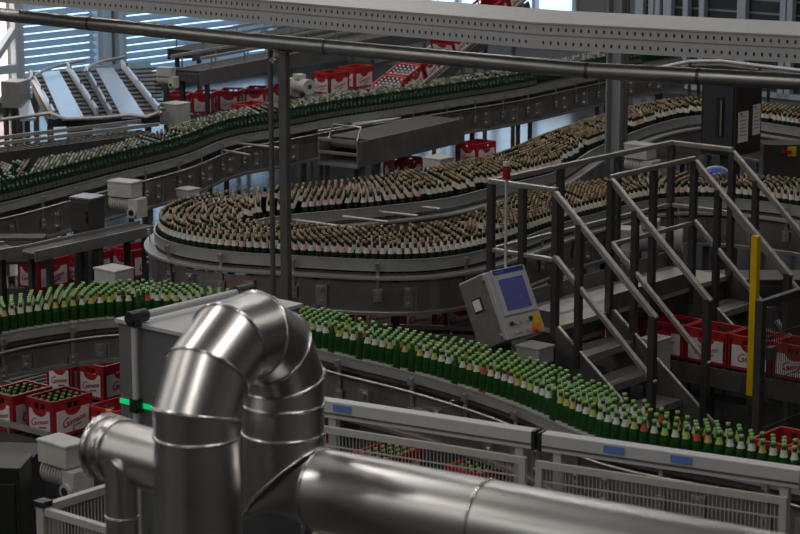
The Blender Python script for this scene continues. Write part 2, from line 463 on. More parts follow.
# ---------------------------------------------------------------- conveyors
def pathz(px, z, step=0.08, it=2): return smooth([P(x, y, z) for x, y in px], step, it)
def flat(path): return [V((p.x, p.y, 0)) for p in path]
BR = {}
def bracket_mesh(key, z0, z1, off, m):
    """upright flat bar with a clamp head and two bolts; local x runs along the conveyor, y inward"""
    if key in BR: return BR[key]
    mb = MB(); h = z1-z0
    mb.box((0, 0, (z0+z1)/2), 0.028, 0.012, h); mb.box((0, -0.012, z1-0.03), 0.045, 0.03, 0.045)
    mb.box((0, -0.006, z0+0.05), 0.07, 0.014, 0.10)
    for dz in (0.03, 0.075): mb.cyl((0, -0.013, z0+dz), (0, -0.030, z0+dz), 0.014, 8)
    me = bpy.data.meshes.new('bracket'); me.from_pydata([tuple(v) for v in mb.v], [], mb.f); me.materials.append(m); me.update()
    BR[key] = me; return me
def bolt_mesh(z0, z1, m):
    key = ('bolt', round(z0, 3), round(z1, 3))
    if key in BR: return BR[key]
    mb = MB(); zc_ = (z0+z1)/2
    mb.box((0, 0.006, zc_), 0.085, 0.010, (z1-z0)*0.78)
    for dz in (-0.26, 0.26): mb.cyl((0, 0.004, zc_+dz*(z1-z0)), (0, -0.020, zc_+dz*(z1-z0)), 0.021, 10)
    mb.box((0.055, -0.004, zc_), 0.012, 0.03, (z1-z0)*0.9)
    me = bpy.data.meshes.new('bolt_plate'); me.from_pydata([tuple(v) for v in mb.v], [], mb.f); me.materials.append(m); me.update()
    BR[key] = me; return me
def rot_along(path, i):
    a = path[max(i-1, 0)]; b = path[min(i+1, len(path)-1)]; return math.atan2(b.y-a.y, b.x-a.x)
def conveyor(name, label, outer, inner, zb, guard=(0.0, 0.07), ledge=None, panel=(-0.10, -0.36), pmat=None, bstep=0.9, lstep=2.2, legh=0.0,
             inner_side=True, gtilt=0.0, goff=0.055, cat='conveyor', skirt=None, legs=True, gmat=None, split=None, legpx=None):
    """belt between two edges, guide rails, side panels, brackets and legs"""
    c = outer[len(outer)//2]
    root = thing(name, label, cat, (c.x, c.y, 0))
    n = 220; o_ = resample(offset(outer, -0.045), 0.05); i_ = resample(offset(inner, 0.045), 0.05)
    oo = resample(o_, sum((b-a).length for a, b in zip(o_, o_[1:]))/n); ii = resample(i_, sum((b-a).length for a, b in zip(i_, i_[1:]))/n)
    k = min(len(oo), len(ii)); vs = []; fs = []
    for a, b in zip(oo[:k], ii[:k]): vs += [V((a.x, a.y, zb)), V((b.x, b.y, zb)), V((b.x, b.y, zb-0.05)), V((a.x, a.y, zb-0.05))]
    for j in range(k-1):
        for q in range(4): fs.append((j*4+q, j*4+(q+1) % 4, j*4+4+(q+1) % 4, j*4+4+q))
    MB().add(vs, fs, False).build('belt', BELT, root)
    pmat = pmat or PANEL
    def side(path, sg, nm):
        g0, g1 = guard; t = 0.006
        mb = MB().sweep(path, [(sg*goff, zb+g0), (sg*(goff+t), zb+g0), (sg*(goff+t+gtilt), zb+g1), (sg*(goff+gtilt), zb+g1)], smooth=False)
        mb.sweep(path, [(sg*(goff+gtilt-0.004), zb+g1), (sg*(goff+gtilt+0.012), zb+g1), (sg*(goff+gtilt+0.012), zb+g1+0.008), (sg*(goff+gtilt-0.004), zb+g1+0.008)])
        mb.build('guide_rail', gmat or RAIL, root)
        if ledge:
            l0, l1, lo = ledge
            MB().sweep(path, [(sg*goff, zb+l0), (sg*(goff+lo), zb+l0), (sg*(goff+lo), zb+l1), (sg*goff, zb+l1)]).build('ledge', RAIL, root)
        p0, p1 = panel
        runs = [(path, p1)] if not split else [(path[:int(split[0]*len(path))+1], split[1]), (path[int(split[0]*len(path)):], p1)]
        for pth, p1 in runs:
            po = MB().sweep(pth, [(sg*0.085, zb+p0), (sg*0.092, zb+p0), (sg*0.092, zb+p1), (sg*0.085, zb+p1)]).build('side_panel', pmat, root)
            MB().sweep(pth, [(sg*0.080, zb+p1-0.02), (sg*0.115, zb+p1-0.02), (sg*0.115, zb+p1+0.006), (sg*0.080, zb+p1+0.006)]).build('edge_lip', STEEL, po)
    side(outer, -1, 'outer')
    if inner_side: side(inner, 1, 'inner')
    if skirt:
        MB().sweep(outer, [(-0.02, zb+skirt[0]), (-0.01, zb+skirt[0]), (-0.01, zb+skirt[1]), (-0.02, zb+skirt[1])]).build('inner_web', DARK, root)
    rt = offset(outer, -0.125); MB().tube([V((p.x, p.y, zb+panel[0]+0.035)) for p in rt[::3]], 0.011, 6).build('lower_rail', STEEL, root)
    bm = bracket_mesh((round(panel[1], 3), round(guard[1], 3)), panel[1]+0.10, guard[1]-0.005, 0.1, STEEL)
    L = 0.0; nxt = 0.3; cnt = 0
    for j in range(1, len(outer)):
        L += (outer[j]-outer[j-1]).length
        if L >= nxt and cnt < 80:
            nxt += bstep*R.uniform(0.85, 1.15); cnt += 1
            p = outer[j]; nn = normals(outer[max(0, j-1):j+2])[min(1, j)]
            q = p-nn*(0.105+abs(gtilt)*0)
            put(bm, 'bracket', root, Matrix.Translation((q.x, q.y, zb)) @ Matrix.Rotation(rot_along(outer, j), 4, 'Z'))
            jj = min(len(outer)-1, j+max(1, int(bstep*0.45/0.08))); p = outer[jj]; nn = normals(outer[max(0, jj-1):jj+2])[min(1, jj)]; q = p-nn*0.104
            pz = split[1] if split and jj < split[0]*len(outer) else panel[1]
            put(bolt_mesh(pz+0.02, panel[0]-0.02, STEEL), 'bolt_plate', root, Matrix.Translation((q.x, q.y, zb)) @ Matrix.Rotation(rot_along(outer, jj), 4, 'Z'))
    if legs:
        L = 0; nxt = 0.6; want = []
        if legpx: want = [min(range(1, len(outer)-1), key=lambda j: abs(pix(outer[j].x, outer[j].y, zb)[0]-q)) for q in legpx]
        for j in range(1, len(outer)-1):
            L += (outer[j]-outer[j-1]).length
            if (j in want) if legpx else L >= nxt:
                nxt += lstep
                for pt, oq in ((outer[j], 0.05), (ii[min(k-1, int(j/len(outer)*k))], -0.10)):
                    nn = normals(outer[j-1:j+2])[1]; q = pt+nn*oq
                    mb = MB(); mb.box((q.x, q.y, (zb-0.055+0.012+legh)/2), 0.06, 0.06, zb-0.055-0.012-legh); mb.cyl((q.x, q.y, legh), (q.x, q.y, legh+0.02), 0.06, 12)
                    mb.build('leg', MIDGREY, root)
    return root

ZB = 1.15; ZT = ZB+BH
near_f = [(-40, 316), (-10, 308), (0, 304), (34, 300), (84, 293), (108, 290), (159, 288.5), (205, 291), (250, 299), (290, 311), (319, 320), (342, 326), (377, 334), (414, 341.5), (437, 348), (461, 354.5), (493, 364), (530, 376), (564, 392), (603, 408), (620, 413.5), (645, 419), (684, 425), (731, 432), (769, 440), (800, 447), (850, 458), (950, 480)]
near_b = [(-40, 304), (-10, 299), (0, 297), (34, 289), (70, 282), (101, 278.5), (152, 278), (202, 283.5), (250, 291), (285, 299), (316, 306), (337, 310.5), (365, 318), (383, 322), (412, 328), (426, 331), (458, 337), (487, 344), (530, 354), (574, 371), (604, 385), (641, 399), (678, 411), (719, 420.5), (766, 430), (800, 437), (850, 448), (950, 470)]
nf = flat(pathz(near_f, ZT)); nb = flat(pathz(near_b, ZT))
near = conveyor('bottle_conveyor', 'lower curving conveyor packed with empty green bottles, passing behind the bent duct', nf, nb, ZB, guard=(-0.01, 0.055), panel=(-0.09, -0.37), bstep=0.62, legs=True, split=(0.36, -0.25), legpx=[165, 200, 300, 352, 930])
mid_o = [(960, 130), (860, 116), (800, 107), (770, 103), (740, 98.5), (704, 95), (670, 98), (640, 103), (615, 110), (580, 121), (540, 135), (510, 149), (480, 158), (430, 166), (380, 175), (330, 181), (290, 184), (262, 186.5), (230, 190), (200, 193.5), (180, 198), (165, 205), (158.5, 212), (160, 219), (170, 225), (186, 229), (215, 233), (250, 236), (290, 237.5), (330, 240), (366, 242), (413, 243), (447, 240), (481, 233), (515, 222), (540, 213), (570, 203), (600, 196), (634, 186.5), (660, 182.5), (690, 181), (725, 182), (760, 185), (800, 190), (850, 198), (950, 215)]
mid_i = [(960, 140), (860, 125), (800, 115), (770, 110.5), (740, 106), (704, 102), (675, 106), (650, 112), (625, 121), (603, 130), (588, 136), (574, 145), (560, 154), (546, 160), (519, 166), (500, 170), (482, 174), (447, 183), (400, 188.5), (366, 192), (332, 195), (299, 197.5), (270, 200.5), (250, 204), (236, 208), (231, 212), (236, 216), (252, 219.5), (270, 221.5), (292, 222), (330, 224), (366, 224.5), (407, 224), (440, 221), (467, 215), (481, 208), (501, 199), (521, 190), (545, 185), (585, 180), (603, 178), (640, 174), (675, 171), (720, 171.5), (760, 173), (800, 177), (850, 184), (950, 199)]
mo = flat(pathz(mid_o, ZT)); mi = flat(pathz(mid_i, ZT, it=1))
mid = conveyor('bottle_conveyor', 'wide U-turn conveyor of pale-necked bottles with a broad curved steel apron', mo, mi, ZB, guard=(0.02, 0.115), gtilt=0.0, goff=0.055, ledge=(-0.035, -0.015, 0.10), panel=(-0.07, -0.33), pmat=CURVED, bstep=0.62, lstep=1.7)
far_f = [(-40, 187), (0, 180), (40, 170), (80, 160), (120, 150), (155, 142), (182, 135), (219, 120), (240, 115), (267, 111.5), (300, 105.5), (332, 99.5), (365, 95), (400, 90), (434, 85), (467, 80), (500, 75.5), (531, 70), (580, 60), (630, 50), (680, 43)]
far_b = [(-40, 168), (0, 162), (35, 158), (67, 153), (101, 146.5), (142, 135), (169, 126), (202, 116), (236, 108), (267, 103), (299, 98), (332, 92.5), (366, 87.5), (400, 83), (434, 78.5), (467, 74), (501, 69.5), (531, 64), (580, 54), (630, 44), (680, 37)]
ff = flat(pathz(far_f, ZT)); fb = flat(pathz(far_b, ZT))
far = conveyor('bottle_conveyor', 'upper conveyor of dark green bottles winding below the louvred window', ff, fb, ZB, guard=(-0.05, 0.035), panel=(-0.13, -0.40), bstep=0.62, legpx=[213, 292, 365, 462, 520, 600, 660])

# -------- bottles on them
def single(kind, spots, z, body, children, label, group, cat='bottle'):
    """bottles built one by one; children: list of (name, mesh)"""
    out = []
    first = None
    for (x, y) in spots:
        if first is None:
            o = bpy.data.objects.new(kind, body); COL.objects.link(o)
            for nm, me in children:
                c = bpy.data.objects.new(nm, me); COL.objects.link(c); c.parent = o
            first = o
        else: o = copy_tree(first)
        o.location = (x, y, z); o.rotation_euler = (0, 0, R.random()*6.28); tag(o, label, cat, group); out.append(o)
    return out
def choose(sp, ok, lanes, cap=300):
    one = []; rest = []
    for ln in lanes:
        for s in sp:
            if s[2] == ln and len(one) < cap and ok(s): one.append(s)
    ids = {id(s) for s in one}; rest = [s for s in sp if id(s) not in ids]
    return one, rest
ZBT = ZB+0.0015
spn = fill(nf, nb, d=0.0725)
def vis_near(s):
    px, py, d = pix(s[0], s[1], ZT)
    return -2 < px < 802 and not (150 < px < 322) and not (118 < px < 240)
onen, restn = choose(spn, vis_near, range(0, 9))
bodyN = lathe_me('green_bottle', [(0, GLASS), (1, MOUTHP)], 14, [GGREEN, MOUTH])
lab = {k: lathe_me('neck_label', [(0, NECKL)], 14, [m]) for k, m in (('white', LWHITE), ('gold', LGOLD), ('lime green', LGREEN), ('red', LRED))}
bl = {k: lathe_me('body_label', [(0, BODYL)], 14, [m]) for k, m in (('white', LWHITE), ('gold', LCREAM), ('lime green', LCREAM), ('red', LRED))}
ROW = ['outermost', 'second', 'third', 'fourth', 'fifth', 'sixth', 'seventh', 'eighth', 'ninth']
by = {}
for s in onen:
    k = R.choices(['white', 'gold', 'lime green', 'red', 'no'], weights=[52, 12, 22, 5, 9])[0]; by.setdefault((s[2], k), []).append(s[:2])
for (ln, k), ss in by.items():
    t = f'empty green bottle with {k} neck label, {ROW[ln]} row of the lower conveyor' if k != 'no' else f'bare green bottle without neck label, {ROW[ln]} row of the lower conveyor'
    single('green_beer_bottle', ss, ZBT, bodyN, [('neck_label', lab[k]), ('body_label', bl[k])] if k != 'no' else [], t, f'{k} label bottles in the {ROW[ln]} row')
NM = [GGREEN, MOUTH, LWHITE, LGOLD, LGREEN, LRED, LCREAM]
mass('massed_green_bottles', 'inner rows of empty green bottles crowding the lower conveyor', [s[:2] for s in restn], ZBT,
     [(52, [(0, GLASS), (1, MOUTHP), (2, NECKL)], 10), (12, [(0, GLASS), (1, MOUTHP), (3, NECKL)], 10), (22, [(0, GLASS), (1, MOUTHP), (4, NECKL)], 10), (4, [(0, GLASS), (1, MOUTHP), (5, NECKL)], 10), (12, [(0, GLASS), (1, MOUTHP)], 10)], NM)
spm = fill(mo, mi)
iu = min(range(len(mo)), key=lambda i: mo[i].x)
def vis_mid(s):
    px, py, d = pix(s[0], s[1], ZT); return s[3] >= iu-12 and 120 < px < 802
onem, restm = choose(spm, vis_mid, range(0, 4))
bodyM = lathe_me('dark_bottle', [(0, GLASS)], 12, [GDARK]); capM = [lathe_me('crown_cap', [(0, CAP)], 12, [m]) for m in (CAPTAN, CAPBROWN, CAPTAN)]
foil = {k: lathe_me('neck_foil', [(0, FOIL)], 12, [m]) for k, m in (('white', LWHITE), ('cream', LCREAM), ('pink', LPINK))}
by = {}
for s in onem:
    k = R.choices(['white', 'cream', 'pink'], weights=[45, 30, 25])[0]; by.setdefault((s[2], k), []).append(s[:2])
for (ln, k), ss in by.items():
    for cm in range(3):
      single('dark_beer_bottle', ss[cm::3], ZBT, bodyM, [('neck_foil', foil[k]), ('crown_cap', capM[cm])], f'capped dark bottle with {k} neck foil, {ROW[ln]} row of the U-turn conveyor', f'{k} foil bottles in the {ROW[ln]} row of the U-turn')
mass('massed_dark_bottles', 'remaining pale-necked dark bottles crowding the U-turn conveyor', [s[:2] for s in restm], ZBT,
     [(w_*cw_, [(0, GLASS), (k, FOIL), (c_, CAP)], 8) for k, w_ in ((1, 45), (2, 30), (3, 25)) for c_, cw_ in ((4, 6), (5, 3), (6, 1))], [GDARK, LWHITE, LCREAM, LPINK, CAPTAN, CAPBROWN, CAPGREEN])
spf = fill(ff, fb, d=0.0715)
def vis_far(s):
    px, py, d = pix(s[0], s[1], ZT); return -2 < px < 640 and not 535 < px < 620
onef, restf = choose(spf, vis_far, range(0, 3))
bodyF = lathe_me('deep_green_bottle', [(0, GLASS)], 10, [GDKGREEN]); capF = [lathe_me('crown_cap', [(0, CAP)], 10, [m]) for m in (CAPPALE, CAPGREEN, CAPBROWN)]; blF = lathe_me('body_label', [(0, BODYLF)], 10, [LGREY])
by = {}
for s in onef: by.setdefault(s[2], []).append(s[:2])
for ln, ss in by.items():
    for cm in range(3):
      single('deep_green_beer_bottle', ss[cm::3], ZBT, bodyF, [('crown_cap', capF[cm]), ('body_label', blF)], f'deep green capped bottle with dark label, {ROW[ln]} row of the upper conveyor', f'capped bottles in the {ROW[ln]} row of the upper conveyor')
mass('massed_deep_green_bottles', 'remaining deep green capped bottles crowding the upper conveyor', [s[:2] for s in restf], ZBT,
     [(40, [(0, GLASS), (1, BODYL), (2, CAP)], 8), (20, [(0, GLASS), (1, BODYL), (3, CAP)], 8), (20, [(0, GLASS), (1, BODYL), (4, CAP)], 8), (20, [(0, GLASS), (1, BODYL), (5, CAP)], 8)], [GDKGREEN, LGREY, CAPPALE, CAPTAN, CAPGREEN, CAPBROWN])
print('bottles', len(spn), len(spm), len(spf))
# ================================================================ bent ventilation duct close to the camera
def ring_pts(pts, r, n):
    """rings of a mitred tube: cut planes bisect each joint"""
    out = []; prev = None; m = len(pts)
    for i, p in enumerate(pts):
        a = (p-pts[i-1]).normalized() if i else (pts[1]-p).normalized()
        b = (pts[i+1]-p).normalized() if i < m-1 else a
        pl = (a+b).normalized()
        if prev is None:
            u = a.cross(Z)
            if u.length < 1e-3: u = B.copy()
        else: u = prev-a*prev.dot(a)
        u.normalize(); w_ = a.cross(u); prev = u
        rr = []
        for j in range(n):
            g = 2*PI*j/n; o = u*math.cos(g)*r+w_*math.sin(g)*r
            o = o-a*(o.dot(pl)/a.dot(pl)); rr.append(p+o)
        out.append(rr); prev = u-b*u.dot(b)
    return out
def gored(root, pts, r, names, n=40, seam=0.007, seams=None):
    rings = ring_pts(pts, r, n)
    for i in range(len(pts)-1):
        mb = MB(); mb.add(rings[i]+rings[i+1], [(j, (j+1) % n, n+(j+1) % n, n+j) for j in range(n)], True)
        mb.build(names[i] if i < len(names) else names[-1], DUCT, root)
    for i in range(1, len(pts)-1):
        if seams is None or i in seams:
            rr = rings[i]; MB().tube(rr+[rr[0], rr[1]], seam, 6, caps=False).build('seam_ring', SEAM, root)
    return rings
def ring(root, c, ax, r, t, name, m):
    pts = []
    u = V(ax).cross(Z)
    if u.length < 0.1: u = X.copy()
    u.normalize(); w_ = V(ax).normalized().cross(u)
    for j in range(42): g = 2*PI*j/40; pts.append(V(c)+u*(r*math.cos(g))+w_*(r*math.sin(g)))
    return MB().tube(pts, t, 6, caps=False).build(name, m, root)
RD = 0.16
f0 = D(197, 435, 8.45); f1 = D(283.5, 426, 8.98); f1.z = f0.z
u = (f1-f0).normalized(); Rb = (f1-f0).length/2; cb = (f0+f1)/2
duct = thing('ventilation_duct', 'big galvanised duct bent over in a U and running off towards the wire fence', 'duct', (f0.x, f0.y, 0))
pts = [V((f0.x, f0.y, 0)), V((f0.x, f0.y, f0.z-0.0))]
kk = 1/math.cos(math.radians(15))
for a in (15, 45, 75, 105, 135, 165): pts.append(cb+(-u*math.cos(math.radians(a))+Z*math.sin(math.radians(a)))*(Rb*kk))
kc = D(283.5, 486, 8.98); kc = V((f1.x, f1.y, kc.z))
BD = V((0.843, -0.537, 0)).normalized(); pts += [V((f1.x, f1.y, f1.z-0.02)), V((f1.x, f1.y, kc.z+0.205)), kc, kc+BD*0.175, kc+BD*0.92, kc+BD*3.6]
gored(duct, pts, RD, ['front_leg', 'front_leg', 'bend_gore', 'bend_gore', 'bend_gore', 'bend_gore', 'bend_gore', 'back_leg', 'back_leg', 'back_leg', 'elbow_gore', 'horizontal_run', 'horizontal_run'])
s0 = D(106, 447, 8.80); s1 = s0+B*0.56
s1 = V((f0.x, f0.y, s0.z)); sd_ = (s1-s0).normalized()
MB().cyl(s0, s1-sd_*0.10, 0.115, 40).build('side_branch', DUCT, duct)
for k, t in ((0.0, 0.016), (0.055, 0.012), (0.075, 0.012)): ring(duct, s0+sd_*k, sd_, 0.118, t, 'flange_ring', SEAM)
MB().cyl(s0-sd_*0.004, s0+sd_*0.002, 0.112, 32).build('blank_cover', DKGREY, duct)
tp = s0+sd_*0.165
nrm = Z.cross(sd_).normalized(); nrm = nrm if nrm.y < 0 else -nrm
tp = tp+nrm*0.075; vs = []; nn_ = 32
for zt__ in (0, 1):
    for j in range(nn_):
        g = 2*PI*j/nn_; o = sd_*(0.062*math.cos(g))+nrm*(0.062*math.sin(g))
        vs.append(V((tp.x+o.x, tp.y+o.y, 0 if not zt__ else tp.z+0.03-abs(math.cos(g))*0.072)))
MB().add(vs, [(j, (j+1) % nn_, nn_+(j+1) % nn_, nn_+j) for j in range(nn_)], True).add(vs[nn_:], [tuple(range(nn_))], False).build('drain_leg', DUCT, duct)
ring(duct, (tp.x, tp.y, tp.z-0.22), Z, 0.063, 0.005, 'seam_ring', SEAM)

# ================================================================ overhead pipe, cable tray, thin post, pillar
zp = P(265, 41.5, 3.2).z; zp = CZ-(41.5+220)*CT*18/FPX
pp = [P(-60, 8.5, zp), P(0, 14.3, zp), P(265, 41.5, zp), P(588, 70.5, zp), P(860, 85, zp), P(1040, 96, zp)]
pipe = thing('overhead_pipe', 'long round steel pipe crossing high above the conveyors below the perforated tray', 'pipe', (pp[2].x, pp[2].y, zp))
MB().tube(pp, 0.0585, 24).build('pipe_run', PIPE, pipe)
for q in (D(98, 23.4, 18.9), pp[2].lerp(pp[3], 0.21), pp[3], pp[3].lerp(pp[4], 0.42)):
    qq = q; dd = (pp[3]-pp[2]).normalized() if q.x < pp[3].x else (pp[4]-pp[3]).normalized()
    if q is not pp[3] and q.x < pp[2].x: qq = pp[1].lerp(pp[2], 0.37); dd = (pp[2]-pp[1]).normalized()
    MB().cyl(qq-dd*0.012, qq+dd*0.012, 0.0605, 24).build('weld_joint', DKGREY, pipe)
post = thing('support_post', 'slim square steel post standing before the U-turn, holding up the overhead pipe', 'post', (0, 0, 0))
pb = V((D(284.5, 60, 18.0).x, 0, 0)); tt = (pb.x-pp[2].x)/(pp[3].x-pp[2].x); pc = pp[2].lerp(pp[3], tt) if tt > 0 else pp[2]
post.location = (pc.x, pc.y, 0)
mb = MB(); mb.bab((pc.x, pc.y, (zp-0.06)/2), 0.075, 0.05, zp-0.062); mb.build('upright', MIDGREY, post)
MB().bab((pc.x, pc.y, 0.012), 0.08, 0.08, 0.024).build('base_plate', MIDGREY, post)
MB().bab((pc.x, pc.y, zp-0.066), 0.12, 0.09, 0.012).build('saddle', MIDGREY, post)
rp = D(270.5, 60, 18.15)
rod = thing('conduit_rod', 'thin vertical conduit rod beside the slim square post', 'conduit', (rp.x, rp.y, 0))
MB().cyl((rp.x, rp.y, 0), (rp.x, rp.y, zp-0.0), 0.021, 10).build('rod', MIDGREY, rod)
MB().bar((rp.x, rp.y, zp-0.15), (pc.x-0.066, pc.y+0.03, zp-0.15), 0.03).build('clip', MIDGREY, rod)
# cable tray: two stacked perforated channels under a plain cover
zt0 = CZ-(22+220)*CT*18/FPX
q = [P(-40, 0, zt0), P(150, 14.0, zt0), P(265, 24.5, zt0), P(535, 49, zt0), P(860, 67, zt0), P(1040, 78, zt0)]
tray = thing('cable_tray', 'long galvanised cable tray with two rows of slots spanning the hall top', 'cable tray', (q[2].x, q[2].y, zt0))
for k in (0, 1, 2, 3, 4):
    a, b = q[k], q[k+1]; d = (b-a).normalized(); n_ = V((-d.y, d.x, 0)); L = (b-a).length
    c = (a+b)/2
    mb = MB()
    mb.box(c+n_*0.02+Z*0.045, L, 0.03, 0.085, d, n_, Z); mb.box(c+n_*0.02+Z*0.142, L, 0.03, 0.075, d, n_, Z)
    mb.box(c+n_*0.035+Z*0.098, L, 0.03, 0.022, d, n_, Z)
    ch = mb.build('slotted_channel', TRAY, tray)
    MB().box(c+n_*0.215+Z*0.205, L, 0.44, 0.012, d, (n_+Z*0.10).normalized(), d.cross((n_+Z*0.10).normalized())).build('cover_plate', TRAY, tray)
    h = MB(); t = 0.06
    while t < L-0.05:
        p = a+d*t
        for z in (0.047, 0.142):
            h.box(p-n_*(-0.0045)+Z*z, 0.014, 0.002, 0.024, d, n_, Z)
        t += 0.057
    for z in (0.047, 0.142): h.box(c+n_*0.012+Z*z, L-0.1, 0.002, 0.01, d, n_, Z)
    h.build('perforation_pattern', HOLE, ch)
pil = thing('steel_column', 'tall grey H-section column standing behind the crossover stairs', 'column', (0, 0, 0))
pc2 = D(616.5, 120, 25.0); pil.location = (pc2.x, pc2.y, 0)
mb = MB()
for s in (-1, 1): mb.bab((pc2.x, pc2.y, HH/2)+A*0 if False else V((pc2.x, pc2.y, HH/2))+B*(0.085*s), 0.018, 0.16, HH-0.001)
mb.bab((pc2.x, pc2.y, HH/2), 0.16, 0.014, HH-0.001); mb.build('h_section', mat('column_paint', (0.27, 0.29, 0.31), 0.3, 0.35), pil)
MB().bab((pc2.x, pc2.y, 0.012), 0.36, 0.36, 0.024).build('base_plate', MIDGREY, pil)
MB().cyl(V((pc2.x, pc2.y, 0.0))+B*0.125, V((pc2.x, pc2.y, 6.0))+B*0.125, 0.018, 8).build('conduit', MIDGREY, pil)

# ================================================================ crossover stairs
ZR, ZD = 2.1, 1.0
O = P(555, 190, ZR); O.z = 0
la = (P(735, 150, ZR)-P(555, 190, ZR)).dot(A); wb_ = 0.62
def G(a, b, z): return O+A*a+B*b+Z*z
br = thing('crossover_bridge', 'steel crossover platform with handrails and two short stairs bridging the conveyors', 'stairs', tuple(O))
MB().bab(G(la/2, -wb_/2, ZD-0.02), wb_, la, 0.04).build('deck', DECK, br)
MB().bab(G(la/2, -wb_/2, ZD-0.09), wb_*0.96, la*0.98, 0.10).build('deck_frame', POST, br)
SW = 0.76; S2 = la-0.60
def kick(p, q): return MB().bar(p, q, 0.006, 0.13).build('kick_plate', MIDGREY, br)
kick(G(0, -wb_, ZD+0.065), G(la, -wb_, ZD+0.065)); kick(G(SW, 0, ZD+0.065), G(S2, 0, ZD+0.065)); kick(G(0, -wb_, ZD+0.065), G(0, 0, ZD+0.065))
def upright(a, b, z0, z1, w=0.052): return MB().bab(G(a, b, (z0+z1)/2), w, w, z1-z0).build('post', POST, br)
for a, b, g in ((0, -wb_, 0), (la*0.36, -wb_, 1), (la*0.68, -wb_, 1), (la, -wb_, 0), (0, -wb_*0.5, 1), (0.02, 0, 0), (SW, 0, 1), ((SW+S2)/2, 0, 1), (S2, 0, 1), (la, 0, 0)): upright(a, b, ZD-0.14 if g else 0.0, ZR-0.02)
def hrail(p, q, w=0.042): return MB().bar(p, q, w, w).build('handrail', HAND, br, bevel=0.006)
hrail(G(-0.02, -wb_, ZR), G(la+0.02, -wb_, ZR)); hrail(G(0, -wb_, ZR), G(0, 0.02, ZR)); hrail(G(SW, 0, ZR), G(S2, 0, ZR)); hrail(G(la, -wb_, ZR), G(la, 0, ZR))
hrail(G(0, -wb_, 1.55), G(la, -wb_, 1.55), 0.036); hrail(G(0, -wb_, 1.55), G(0, 0, 1.55), 0.036); hrail(G(SW, 0, 1.55), G(S2, 0, 1.55), 0.036); hrail(G(la, -wb_, 1.55), G(la, 0, 1.55), 0.036)
RUN, RISE = 0.232, 0.20
for a0, a1 in ((0.0, SW), (S2, la)):
    for k in range(4):
        z = ZD-RISE*(k+1); b0 = RUN*k+0.02
        t = MB(); t.bab(G((a0+a1)/2, b0+0.12, z-0.012), 0.25, a1-a0-0.05, 0.024); t.bab(G((a0+a1)/2, b0+0.24, z-0.03), 0.012, a1-a0-0.05, 0.05)
        t.build('tread', TREAD, br)
    for a in (a0, a1):
        st = [G(a-0.004, -0.02, ZD-0.32), G(a-0.004, -0.02, ZD+0.02), G(a-0.004, 0.06, ZD+0.02), G(a-0.004, 1.22, 0.10), G(a-0.004, 1.22, 0.0), G(a-0.004, 1.02, 0.0)]
        MB().prism(st, A*0.008).build('stringer', MIDGREY, br)
        MB().bar(G(a, 0.05, ZD+0.022), G(a, 1.22, 0.10), 0.03, 0.012).build('stringer_edge', HAND, br)
        r0 = G(a, 0.0, ZR-0.02); r1 = G(a, 0.96, ZR-0.02-0.86)
        hrail(r0, r1, 0.045)
        hrail(G(a, 0.0, ZR-0.52), G(a, 0.96, ZR-0.52-0.86), 0.04)
        upright(a, 0.93, 0.18, ZR-0.86, 0.055)
        upright(a, 0.24, 0.72, ZR-0.24, 0.05)
ye = MB(); ye.bab(G(0.11, -0.02, ZD+0.002), 0.05, 0.16, 0.006); ye.build('yellow_nosing', YELLOW, br)['label'] = 'yellow warning strip on the deck edge'
ye = MB(); ye.bab(G(S2+0.12, -0.02, ZD+0.002), 0.05, 0.16, 0.006); ye.build('yellow_nosing', YELLOW, br)

# ================================================================ operator panel
hp = D(514.5, 302.5, 17.3)
hr = thing('operator_panel', 'tilted stainless operator panel with blue screen and push buttons beside the stairs', 'control panel', (hp.x, hp.y, 0))
nf_ = (B*math.cos(math.radians(6))-A*math.sin(math.radians(6))); tl = math.radians(26)
un = (nf_*math.cos(tl)+Z*math.sin(tl)).normalized(); hx = Z.cross(nf_).normalized(); hy = un.cross(hx).normalized()   # face normal, right, up
if hy.z < 0: hy = -hy
w0, h0, d0 = 0.43, 0.54, 0.30
def hq(x, y, n): return hp+hx*x+hy*y+un*n
MB().box(hq(0, 0, -d0/2), w0, h0, d0, hx, hy, un).build('housing', STEEL, hr, bevel=0.012)
MB().box(hq(0, 0, 0.008), w0*0.985, h0*0.985, 0.016, hx, hy, un).build('door', mat('door_steel', (0.52, 0.50, 0.48), 0.6, 0.42), hr, bevel=0.004)
sb = MB(); sb.box(hq(0.01, 0.09, 0.022), 0.35, 0.36, 0.012, hx, hy, un); bz = sb.build('screen_bezel', mat('bezel_grey', (0.46, 0.46, 0.50), 0.2, 0.4), hr, bevel=0.003)
MB().box(hq(0.01, 0.066, 0.0295), 0.265, 0.245, 0.003, hx, hy, un).build('screen', SCREEN, bz)
MB().box(hq(0.01, 0.245, 0.0295), 0.33, 0.035, 0.003, hx, hy, un).build('title_bar', SCREENBAR, bz)
for x_, y_, w_ in ((0.055, 0.035, 0.07), (0.05, 0.022, 0.05)): MB().box(hq(x_, y_, 0.0315), w_, 0.006, 0.002, hx, hy, un).build('readout_line', BLUEST, bz)
MB().box(hq(-0.09, 0.245, 0.0315), 0.09, 0.012, 0.002, hx, hy, un).build('title_mark', BLUEST, bz)
bt = [(-0.12, -0.155, BLACK, 0.016), (-0.07, -0.155, WHITE, 0.016), (-0.02, -0.155, WHITE, 0.013), (0.05, -0.15, WHITE, 0.013), (0.09, -0.145, BLACK, 0.018), (-0.10, -0.225, WHITE, 0.012), (-0.05, -0.225, WHITE, 0.012), (0.03, -0.225, WHITE, 0.014)]
for x, y, m, r in bt: MB().cyl(hq(x, y, 0.014), hq(x, y, 0.032), r, 14).build('push_button', m, hr)
MB().cyl(hq(0.155, -0.165, 0.012), hq(0.155, -0.165, 0.022), 0.045, 20).build('switch_plate', YELLOW, hr)
